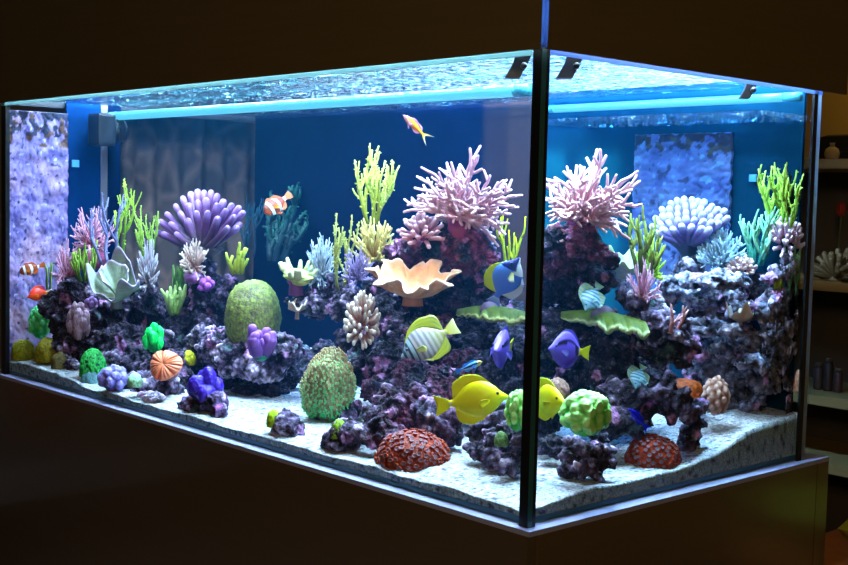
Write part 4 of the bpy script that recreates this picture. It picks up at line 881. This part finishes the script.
def folded(label, bb, Y, c0, c1, seed):
    """open fleshy coral: radial folds about a mouth facing the front glass"""
    f0 = nrm(np.array([.55, -.75, .35])); u_ = nrm(np.cross([0, 0, 1], f0)); w_ = np.cross(f0, u_)
    def f(u, v):
        a = 2*math.pi*u; fold = 1-2*math.exp(-(math.sin(a*3.5+.5*math.sin(a*2))**2)/.06); r = v*(1+.035*fold*v+.07*math.sin(a*3+seed)); h = .46*math.sqrt(max(0, 1-v*v*.98))+.10*fold*math.sin(min(1, v*1.1)*math.pi*.8)+.03*math.sin(a*23)*v
        return u_*r*math.cos(a)+w_*r*math.sin(a)+f0*h
    def col(u, v):
        a = 2*math.pi*u; k = 1-math.exp(-(math.sin(a*3.5+.5*math.sin(a*2))**2)/.05); return mix(c0, c1, k)
    mb = MB(); grid(mb, f, 220, 24, col, closed_u=True, thick=.05); V2 = fit(mb.verts(), bb, Y)
    lo = V2.mean(0); lo[2] = V2[:, 2].min(); root = empty('open_brain_coral', lo, label, 'coral'); mb.build('flesh', M['fluoro'], root, V=V2)
    s = mpp(lo); c = V2.mean(0)-f0*.030+np.array([0, 0, -.004]); b2 = MB(); blob(b2, c, (13*s, 10*s, 12*s), (.30, .20, .22), 3, .2, seed=seed); b2.build('skeleton', M['dome'], root); return root
folded('salmon pink open brain coral at the foot of the left heap', (150, 350, 183, 381), .07, (.70, .11, .07), (1.0, .36, .25), 1.0)
SAT = 1.22
# ------------------------------------------------------------------ fish (each body one mesh, fins and eyes included)
def curve(tab, t):
    x = [a for a, _ in tab]; y = [b for _, b in tab]; t = np.atleast_1d(t)
    d = np.gradient(np.array(y, float), np.array(x, float)); out = np.empty(len(t))
    for i, q in enumerate(t):
        k = min(max(np.searchsorted(x, q)-1, 0), len(x)-2); h = x[k+1]-x[k]; s = min(1, max(0, (q-x[k])/h))
        out[i] = (2*s**3-3*s**2+1)*y[k]+(s**3-2*s**2+s)*h*d[k]+(-2*s**3+3*s**2)*y[k+1]+(s**3-s**2)*h*d[k+1]
    return out

def fish(name, label, bb, Y, ang, yaw, S, group=None, roll=0.0):
    top, bot, wid, lb, colf = S['top'], S['bot'], S['wid'], S.get('lb', .80), S['col']
    mb = MB(); ns, nr = 90, 36; ts = np.linspace(0, 1, ns)**1.0; zt, zb, wd = curve(top, ts), curve(bot, ts), np.maximum(.004, curve(wid, ts))
    V, C = [], []
    for i, t in enumerate(ts):
        for j in range(nr):
            a = 2*math.pi*j/nr; sv, cv = math.sin(a), math.cos(a)
            z = (zt[i]+zb[i])/2+(zt[i]-zb[i])/2*sv; V.append((.5-t*lb, wd[i]*cv*abs(cv)**.12, z)); C.append(colf('body', t, sv, z))
    F = [(i*nr+j, (i+1)*nr+j, (i+1)*nr+(j+1) % nr, i*nr+(j+1) % nr) for i in range(ns-1) for j in range(nr)]+[tuple(range(nr)), tuple(reversed(range((ns-1)*nr, ns*nr)))]
    mb.add(V, F, C)
    def sheet(fn, part, nu=26, nv=7, th=.010):
        def f(u, v): return fn(u, v)
        grid(mb, f, nu, nv, lambda u, v: colf(part, u, v, 0), thick=th)
    for part, sign, base in (('dorsal', 1, top), ('anal', -1, bot)):
        tab = S[part]; t0, t1 = tab[0][0], tab[-1][0]; sw = S.get('sweep', .35)
        def fn(u, v, t0=t0, t1=t1, tab=tab, sign=sign, base=base):
            t = t0+(t1-t0)*u; h = max(0, float(curve(tab, t)[0])); z0 = float(curve(base, t)[0])
            return (.5-t*lb-h*v*sw, .0, z0*.93+sign*(h*v)+(z0*.07 if v > 0 else 0))
        sheet(fn, part)
    tl, th0, th1, fork = S['tail']; xb = .5-lb+.015; zc = (zt[-1]+zb[-1])/2
    sheet(lambda u, v: (xb-v*tl*(1-fork*(1-abs(2*u-1)**1.3)), 0, zc+(2*u-1)*(th0+(th1-th0)*v**.8)), 'tail')
    tp, zp, lp, hp = S['pec']
    for sd in (-1, 1):
        wy = float(curve(wid, tp)[0])*.92
        sheet(lambda u, v: (.5-tp*lb-v*lp*(.75+.25*math.sin(math.pi*u)), sd*(wy+v*lp*.38), zp+(u-.5)*hp*(.3+.9*v)-v*lp*.25), 'pec', 10, 6, .008)
        sheet(lambda u, v: (.5-(tp+.03)*lb-v*lp*.9-u*.02, sd*(.02+.02*v), float(curve(bot, tp+.05)[0])*.9-v*S.get('pelv', .10)*(1-.4*u)), 'pelvic', 6, 5, .008)
        te, ze, re = S['eye']; ye = float(curve(wid, te)[0])*.86
        blob(mb, (.5-te*lb, sd*(ye+re*.02), ze), (re, re*.6, re), S.get('iris', (.5, .45, .1)), 2)
        blob(mb, (.5-te*lb+re*.05, sd*(ye+re*.30), ze), (re*.66, re*.46, re*.66), (.004, .004, .006), 2)
    V = mb.verts()-np.array([.02, 0, 0]); a = math.radians(ang); yw = math.radians(yaw)
    x2 = math.cos(a)*RT+math.sin(a)*UP; z2 = -math.sin(a)*RT+math.cos(a)*UP
    if z2@UP < 0 or (abs(z2@UP) < .05 and S.get('flip')): z2 = -z2
    X = math.cos(yw)*x2-math.sin(yw)*FW; Yv = np.cross(z2, X)
    if roll: r_ = math.radians(roll); z2, Yv = z2*math.cos(r_)+Yv*math.sin(r_), Yv*math.cos(r_)-z2*math.sin(r_)
    R = np.stack([X, Yv, z2]); V = V@R; c = at((bb[0]+bb[2])/2, (bb[1]+bb[3])/2, Y); s = mpp(c)*(bb[2]-bb[0])
    for _ in range(6):
        q = proj(c+V*s); lo, hi = q.min(0), q.max(0); s *= math.sqrt(((bb[2]-bb[0])*(bb[3]-bb[1]))/((hi[0]-lo[0])*(hi[1]-lo[1])))
        q = proj(c+V*s); lo, hi = q.min(0), q.max(0); c = c+RT*((bb[0]+bb[2])/2-(lo[0]+hi[0])/2)*mpp(c)-UP*((bb[1]+bb[3])/2-(lo[1]+hi[1])/2)*mpp(c)
    return tag(mb.build(name, M['fish'], V=c+V*s, centre=True), label, 'fish', group)

TANG = dict(top=[(0, .005), (.05, .035), (.12, .085), (.20, .155), (.32, .225), (.48, .255), (.64, .225), (.80, .135), (.92, .055), (1, .042)],
            bot=[(0, -.022), (.05, -.045), (.12, -.080), (.22, -.150), (.36, -.215), (.52, -.235), (.68, -.195), (.82, -.115), (.93, -.05), (1, -.042)],
            wid=[(0, .016), (.06, .036), (.18, .072), (.35, .090), (.6, .072), (.85, .030), (1, .014)], lb=.80,
            dorsal=[(.24, .0), (.32, .055), (.50, .095), (.70, .125), (.84, .115), (.92, .0)], anal=[(.46, .0), (.52, .055), (.68, .105), (.82, .105), (.91, .0)],
            tail=(.215, .045, .145, .16), pec=(.30, -.02, .15, .10), eye=(.16, .058, .026), sweep=.5)
def spec(base, **k): d = dict(base); d.update(k); return d
def yel(p, t, v, z):
    if p == 'body':
        if t > .955 and abs(v) < .45: return (.9, .9, .8)
        c = mix((1.0, .84, .002), (.74, .80, .002), max(0, min(1, .35-v*.55))); return c
    if p == 'tail': return mix((.80, .82, .005), (.92, .86, .01), v)
    if p == 'pec': return (.80, .74, .04)
    return mix((.92, .82, .005), (.72, .76, .005), v*.6)
YT = spec(TANG, col=yel, iris=(.30, .28, .02))
fish('yellow_tang', 'whole yellow tang fish swimming right in front of the dark rocks left of the seam', (436, 372, 505, 427), .10, 9, 8, YT, 'yellow tangs')
fish('yellow_tang', 'refracted view of the yellow tang fish whose head pokes out right of the near corner seam', (526, 375, 564, 423), .17, 4, 57, YT, 'yellow tangs')  # refracted second view of the same tang, built as another fish
def sail(p, t, v, z):
    if p == 'body':
        if t < .30:
            k = math.sin((t-.15*abs(v)*0)*58); c = np.array((.36, .48, .56)) if k > -.25 else np.array((.03, .05, .10)); return c
        st = .5+.5*math.sin(t*62+v*.6); c = mix((.17, .15, .19), (.42, .40, .38), st); return mix(c, (.50, .50, .02), max(0, min(1, (t-.55)*1.7))*(.45+.4*(1-st)))
    if p in ('dorsal', 'anal'):
        k = .5+.5*math.sin(v*20+t*4); return mix((.50, .52, .02), (.06, .12, .16), k*(.45+.4*t))
    if p == 'tail': return mix((.55, .52, .12), (.70, .66, .36), v)
    return (.50, .52, .20)
SAIL = spec(TANG, col=sail, iris=(.04, .05, .08), dorsal=[(.14, .0), (.24, .06), (.42, .10), (.66, .14), (.86, .15), (.95, .0)], anal=[(.40, .0), (.50, .05), (.66, .09), (.85, .12), (.94, .0)], tail=(.19, .045, .13, .05))
fish('striped_tang', 'striped tang fish with yellow fins facing down left in the middle heap', (404, 312, 458, 364), .20, 209, 10, SAIL)
def powder(p, t, v, z):
    if p == 'body':
        if t < .27+.02*v: return np.array((.012, .02, .11)) if v > -.45 else np.array((.70, .80, .92))
        if t < .33 and v < -.2: return np.array((.70, .80, .92))
        return mix((.10, .20, .72), (.19, .34, .88), .5+.5*v)
    if p == 'dorsal': return mix((.62, .66, .03), (.50, .60, .05), v)
    if p == 'pec': return mix((.70, .70, .12), (.75, .82, .80), v)
    if p == 'tail': return mix((.45, .55, .80), (.16, .22, .5), v)
    return (.66, .78, .92)
POW = spec(TANG, col=powder, iris=(.02, .03, .08), tail=(.16, .03, .13, .2))
fish('powder_blue_tang', 'powder blue fish with yellow back fin just left of the near seam', (484, 257, 524, 308), .30, 62, 28, POW)
def regal(p, t, v, z):
    if p == 'body':
        y = v
        if t > .88: return np.array((.55, .56, .02))
        if (.30 < t < .86 and abs(y-.50+.9*(t-.58)**2) < .14) or (t < .30 and t > .13 and abs(y-.40-.4*(t-.3)) < .14) or (.70 < t < .88 and -.5 < y < .6 and abs(t-.80+.08*y) < .05): return np.array((.010, .010, .035))
        return mix((.12, .075, .60), (.26, .20, .90), .5+.5*y)
    if p == 'tail': return (.62, .68, .02)
    if p in ('dorsal', 'anal'): return mix((.16, .14, .75), (.01, .01, .05), max(0, v-.6)*2.5)
    return (.26, .24, .85)
REG = spec(TANG, col=regal, iris=(.05, .05, .2), dorsal=[(.2, .0), (.3, .03), (.5, .045), (.75, .045), (.93, .0)], anal=[(.45, .0), (.55, .03), (.8, .045), (.93, .0)])
REG = spec(REG, pelv=.03)
REG2 = spec(REG, top=[(a, b*1.42) for a, b in TANG['top']], bot=[(a, b*1.42) for a, b in TANG['bot']], tail=(.20, .05, .15, .1))
fish('regal_tang', 'violet blue fish seen head on with a yellow tail left of the seam', (489, 326, 514, 370), .26, 172, 74, REG, 'violet blue tangs')
fish('regal_tang', 'violet blue fish with yellow tail facing left behind the end glass', (550, 327, 589, 371), .30, 172, 30, REG2, 'violet blue tangs')
SLIM = dict(top=[(0, .005), (.06, .040), (.18, .078), (.35, .098), (.55, .088), (.78, .052), (.92, .034), (1, .034)], bot=[(0, -.012), (.06, -.038), (.2, -.075), (.38, -.092), (.58, -.080), (.8, -.045), (.93, -.032), (1, -.032)],
            wid=[(0, .014), (.08, .036), (.25, .060), (.5, .056), (.8, .026), (1, .012)], lb=.76, dorsal=[(.22, .0), (.3, .045), (.55, .050), (.8, .055), (.90, .0)], anal=[(.52, .0), (.6, .045), (.78, .055), (.88, .0)],
            tail=(.24, .034, .13, .5), pec=(.28, -.02, .13, .07), eye=(.10, .026, .022), sweep=.5)
def wrasse(p, t, v, z):
    if p == 'body':
        if abs(v-.12) < .16+.30*t: return np.array((.01, .02, .09))
        if t < .2: return np.array((.70, .62, .22))
        return mix((.22, .45, .90), (.75, .84, .96), max(0, -v))
    return (.10, .30, .88)
fish('cleaner_wrasse', 'small blue and white striped fish above the yellow tang', (456, 359, 481, 376), .24, 24, 25, spec(SLIM, col=wrasse, tail=(.20, .034, .09, .1)))
def anth(p, t, v, z):
    if p == 'body':
        c = mix((.95, .36, .02), (.90, .30, .20), max(0, -v)); 
        if t < .16: c = np.array((.86, .40, .46))
        if .2 < t < .5 and -.55 < v < -.05: c = np.array((.80, .62, .86))
        return mix(c, (.90, .62, .02), max(0, (t-.7)*2.5))
    if p == 'tail': return mix((.85, .60, .05), (.80, .72, .50), v)
    return mix((.80, .26, .10), (.66, .40, .80), v)
fish('orange_anthias', 'orange fish with forked tail swimming alone near the water surface', (404, 114, 434, 147), .25, 136, 5, spec(SLIM, col=anth, tail=(.30, .034, .17, .72), iris=(.3, .1, .25)))
CLOWN = spec(SLIM, top=[(0, .01), (.05, .085), (.16, .160), (.34, .205), (.55, .185), (.78, .11), (.92, .058), (1, .052)], bot=[(0, -.02), (.05, -.075), (.18, -.15), (.36, -.195), (.58, -.175), (.8, -.10), (.93, -.052), (1, -.05)], wid=[(0, .025), (.08, .062), (.25, .095), (.5, .088), (.8, .042), (1, .02)],
             tail=(.20, .05, .11, -.15), dorsal=[(.24, .0), (.32, .055), (.52, .045), (.7, .075), (.90, .0)], anal=[(.55, .0), (.62, .055), (.78, .075), (.9, .0)], eye=(.13, .04, .026), pec=(.30, -.03, .15, .13), iris=(.35, .1, .02))
def clown(p, t, v, z):
    b = .02*v
    if p == 'body':
        for c_, w_ in ((.26, .055), (.56+.05*(1-v*v), .060), (.93, .045)):
            d = abs(t-c_-b)
            if d < w_: return np.array((.82, .86, .95))
            if d < w_+.022: return np.array((.02, .015, .02))
        return mix((.42, .085, .010), (.17, .032, .010), .5+.5*v)
    if v > .86: return np.array((.02, .015, .02))
    if p == 'pec': return np.array((.85, .30, .01))
    return np.array((.52, .12, .012))
fish('clownfish', 'orange and white banded clownfish in open water left of the middle heap', (265, 189, 292, 217), .33, 222, 35, spec(CLOWN, col=clown), 'clownfish')
fish('clownfish', 'small clownfish at the far left before the purple crust', (23, 259, 42, 279), .045, 200, 20, spec(CLOWN, col=clown), 'clownfish')
def flame(p, t, v, z):
    if p == 'body': 
        c = mix((.85, .13, .004), (.70, .05, .004), .5+.5*v); return mix(c, (.90, .62, .05), max(0, (t-.82)*5))
    if p == 'tail': return (.78, .74, .40)
    if p in ('dorsal', 'anal'): return mix((.75, .10, .01), (.02, .05, .42), max(0, t-.35)*1.7*v)
    return (.8, .25, .02)
fish('flame_angelfish', 'flame orange angelfish just above the vivid green coral at the far left', (31, 281, 49, 306), .055, 196, 30, spec(TANG, col=flame, lb=.82, tail=(.17, .05, .10, 0), iris=(.2, .1, .02)))
def damsel(p, t, v, z): return (.012, .014, .52) if p != 'tail' else (.02, .03, .62)
fish('blue_damsel', 'slim deep blue fish over the red polyp mound behind the end glass', (628, 409, 653, 433), .34, 134, 20, spec(SLIM, col=damsel, tail=(.30, .034, .13, .4), iris=(.02, .02, .1)))
def silver(p, t, v, z):
    k = .5+.5*math.sin(t*40+v*2)
    if p == 'body': return mix((.03, .10, .18), (.26, .42, .50), k) if t > .25 else np.array((.14, .26, .34))
    if p in ('dorsal', 'anal', 'tail'): return mix((.30, .32, .06), (.06, .20, .30), k)
    return (.3, .5, .55)
SIL = spec(SAIL, col=silver)  # refracted views of the striped tang, built as separate fish
fish('refracted_striped_fish', 'refracted silvery view of the striped fish over the green shelf coral behind the end glass', (578, 281, 606, 311), .36, 235, 40, SIL, 'refracted striped fish')
fish('refracted_striped_fish', 'smaller refracted view of a silvery teal fish in the dark hollow above the arched rock', (627, 363, 650, 389), .385, 240, 45, SIL, 'refracted striped fish')
SAT = 1.0
# ------------------------------------------------------------------ shelf unit in the dim room behind, right of the tank
SYd = 1.55
s0, s1 = at(806, 300, SYd), at(905, 300, SYd)
def zpx(y, px=832, Y=SYd): return float(at(px, y, Y)[2])
x0, x1 = float(s0[0])-.25, float(s1[0])
unit = empty('shelf_unit', ((x0+x1)/2, SYd+.15, -.78), 'dim brown open shelf unit against the ochre wall right of the tank', 'shelf unit')
slab('back_board', (x0, SYd+.30, -.76), (x1, SYd+.315, zpx(158)), M['shelf_back'], parent=unit)
for y in (160, 283, 399, 466):
    slab('shelf_board', (x0, SYd, zpx(y)-.022), (x1, SYd+.299, zpx(y)+.003), M['shelf'], parent=unit)
slab('side_board', (x0-.02, SYd, -.78), (x0-.001, SYd+.315, zpx(158)), M['shelf'], parent=unit)
slab('side_board', (x1+.001, SYd, -.78), (x1+.02, SYd+.315, zpx(158)), M['shelf'], parent=unit)
def lathe(mb, c, prof, col, n=24):
    V = [np.array(c)+np.array([r*math.cos(2*math.pi*j/n), r*math.sin(2*math.pi*j/n), z]) for r, z in prof for j in range(n)]; k = len(prof)
    F = [(i*n+j, i*n+(j+1) % n, (i+1)*n+(j+1) % n, (i+1)*n+j) for i in range(k-1) for j in range(n)]+[tuple(reversed(range(n))), tuple((k-1)*n+j for j in range(n))]
    mb.add(V, F, col)
M['prop'] = vmat('room_ornament', .5, .15, 30, 0.05)
def onshelf(px, y, dy=.10): p = at(px, 300, SYd+dy); return np.array([p[0], p[1], zpx(y)+.0035])
c = onshelf(825, 160, .08); s = mpp(c)
v_ = empty('round_vase', c, 'round cream vase with a small neck on the top shelf beside the far seam', 'vase')
mb = MB(); lathe(mb, c, [(4*s, 0), (7*s, 3*s), (7.5*s, 7*s), (6*s, 11*s), (3*s, 13*s)], (.55, .45, .28)); mb.build('body', M['prop'], v_)
mb = MB(); lathe(mb, c, [(2.6*s, 13*s), (2.2*s, 15*s), (2.8*s, 17*s), (1.5*s, 17.2*s)], (.50, .40, .26)); mb.build('neck', M['prop'], v_)
c = onshelf(842, 160, .22); s = mpp(c)
cp_ = empty('loudspeaker', c, 'dark rounded loudspeaker behind the cream vase on the top shelf', 'loudspeaker')
mb = MB(); box(mb, c+np.array([-26*s, -.05, 0]), c+np.array([30*s, .06, 27*s]), (.012, .011, .010), 8*s); mb.build('body', M['prop'], cp_, smooth=False)
mb = MB(); lathe(mb, c+np.array([0, -.052, 0]), [(1*s, 9*s), (7*s, 9.1*s), (7*s, 9.6*s), (1*s, 9.7*s)], (.03, .03, .03)); mb.build('grille', M['prop'], cp_)
# artificial tulip
c = onshelf(836, 283, .12); s = mpp(c)
tl = empty('flower_vase', c, 'single dull red tulip standing on the second shelf', 'flower')
mb = MB(); lathe(mb, c, [(3.5*s, 0), (4.5*s, 6*s), (3.5*s, 16*s), (2*s, 22*s), (2.4*s, 24*s)], (.10, .08, .05)); mb.build('vase', M['prop'], tl)
mb = MB(); tube(mb, [c+np.array([0, 0, 20*s]), c+np.array([.3*s, 0, 45*s]), c+np.array([1*s, 0, 64*s])], .8*s, (.07, .10, .03)); mb.build('stem', M['prop'], tl)
mb = MB()
for k in range(5):
    a = k*1.257; blob(mb, c+np.array([1*s+2.2*s*math.cos(a), 2.2*s*math.sin(a), 70*s]), (2.6*s, 2.6*s, 7*s), (.30, .018, .012), 2)
mb.build('petals', M['prop'], tl)
# dry coral ornament
c = onshelf(834, 283, .035); s = mpp(c); rng = random.Random(5); mb = MB()
for i in range(60):
    d = nrm(np.array([rng.uniform(-1, 1), rng.uniform(-.6, .6), rng.uniform(.05, 1.2)])); ln = rng.uniform(14, 30)*s
    tube(mb, [c+np.array([0, 0, 3*s]), c+np.array([0, 0, 3*s])+d*ln*.6, c+np.array([0, 0, 3*s])+d*ln+rv(rng)*2*s], [2.0*s, 2.2*s, 2.8*s], (.11, .09, .05), 7)
lathe(mb, c, [(6*s, 0), (5*s, 3*s), (2*s, 6*s)], (.18, .15, .09))
tag(mb.build('dry_coral_ornament', M['prop']), 'dull cream dry coral ornament on the second shelf', 'ornament')
# jars on the third shelf
for k, (px, h, col, lab) in enumerate(((822, 26, (.05, .025, .015), 'dark brown jar at the tank side of the third shelf'), (832, 32, (.035, .018, .012), 'taller dark jar second from the tank on the third shelf'), (842, 24, (.06, .02, .015), 'squat reddish brown jar at the picture edge on the third shelf'))):
    c = onshelf(px, 399, .10); s = mpp(c); j = empty('jar', c, lab, 'jar', 'jars on the third shelf')
    mb = MB(); lathe(mb, c, [(4*s, 0), (4.6*s, 2*s), (4.6*s, (h-6)*s), (3*s, (h-3)*s)], col); mb.build('body', M['prop'], j)
    mb = MB(); lathe(mb, c, [(3.4*s, (h-3)*s), (3.4*s, h*s), (3*s, (h+.5)*s)], (.09, .06, .03)); mb.build('lid', M['prop'], j)
# stool and cushion at the lower right corner
c = at(862, 552, 1.0); c0 = np.array([c[0], c[1], -.78])
st = empty('stool', c0, 'orange topped stool at the lower right corner of the picture', 'stool'); h = c[2]-c0[2]
mb = MB(); box(mb, c0+np.array([-.13, -.16, h-.05]), c0+np.array([.22, .16, h]), (.33, .085, .012), .015); mb.build('seat', M['prop'], st, smooth=False)
for a, b in ((-.10, -.13), (.19, -.13), (-.10, .13), (.19, .13)):
    mb = MB(); box(mb, c0+np.array([a-.015, b-.015, 0]), c0+np.array([a+.015, b+.015, h-.0505]), (.12, .06, .03)); mb.build('leg', M['prop'], st, smooth=False)
mb = MB(); cc = c0+np.array([.09, .06, h+.0505])
def cush(u, v):
    a, b = 2*u-1, 2*v-1; e = max(0, (1-a**4)*(1-b**4))**.5; return e
for sg in (1, -1):
    grid(mb, lambda u, v: cc+np.array([.12*(2*u-1), .11*(2*v-1), sg*.048*cush(u, v)]), 20, 20, lambda u, v: (.36, .36, .03))
tag(mb.build('cushion', M['prop']), 'yellow green cushion lying on the orange stool', 'cushion')

# low daybed by the left wall, seen only as a dim reflection in the cabinet front
bd = empty('daybed', (-2.85, -0.95, -.78), 'pale low daybed by the left wall, dimly mirrored in the cabinet front', 'daybed')
M['pale_cloth'] = vmat('pale_cloth', .9, .1, 20, .1); M['red_cloth'] = vmat('dark_red_cloth', .9, .15, 25, .1)
mb = MB(); box(mb, (-3.15, -1.75, -.55), (-2.55, -.15, -.42), (.16, .15, .15), .03); mb.build('mattress', M['pale_cloth'], bd, smooth=False)
mb = MB(); box(mb, (-3.18, -1.75, -.55), (-3.151, -.15, .05), (.50, .49, .47), .01); mb.build('backrest', M['pale_cloth'], bd, smooth=False)
for a, b in ((-3.1, -1.7), (-2.62, -1.7), (-3.1, -.22), (-2.62, -.22)):
    mb = MB(); box(mb, (a-.02, b-.02, -.78), (a+.02, b+.02, -.5505), (.1, .06, .03)); mb.build('leg', M['prop'], bd, smooth=False)
for k, y in enumerate((-1.15, -.72)):
    mb = MB(); blob(mb, (-3.05, y, -.42+.20), (.09, .18, .20), (.40, .05, .03), 3, .08, seed=k, fr=2)
    tag(mb.build('cushion', M['red_cloth']), ('dark red cushion nearer the middle of the mirrored daybed', 'dark red cushion nearer the tank end of the mirrored daybed')[k], 'cushion', 'red cushions on the daybed')
# the water itself: faint blue haze
m, N, K, bs = mat('sea_water'); N.remove(bs)
vs = N.new('ShaderNodeVolumeScatter'); vs.inputs['Color'].default_value = (0.03, 0.42, 1.0, 1); vs.inputs['Density'].default_value = 0.025; vs.inputs['Anisotropy'].default_value = 0.3
K.new(vs.outputs[0], N['Material Output'].inputs['Volume'])
slab('water', (-L+0.0112, 0.0112, 0.0112), (-0.0112, W-0.0112, WZ-0.004), m, 'stuff', 'clear bluish sea water filling the tank', 'water')
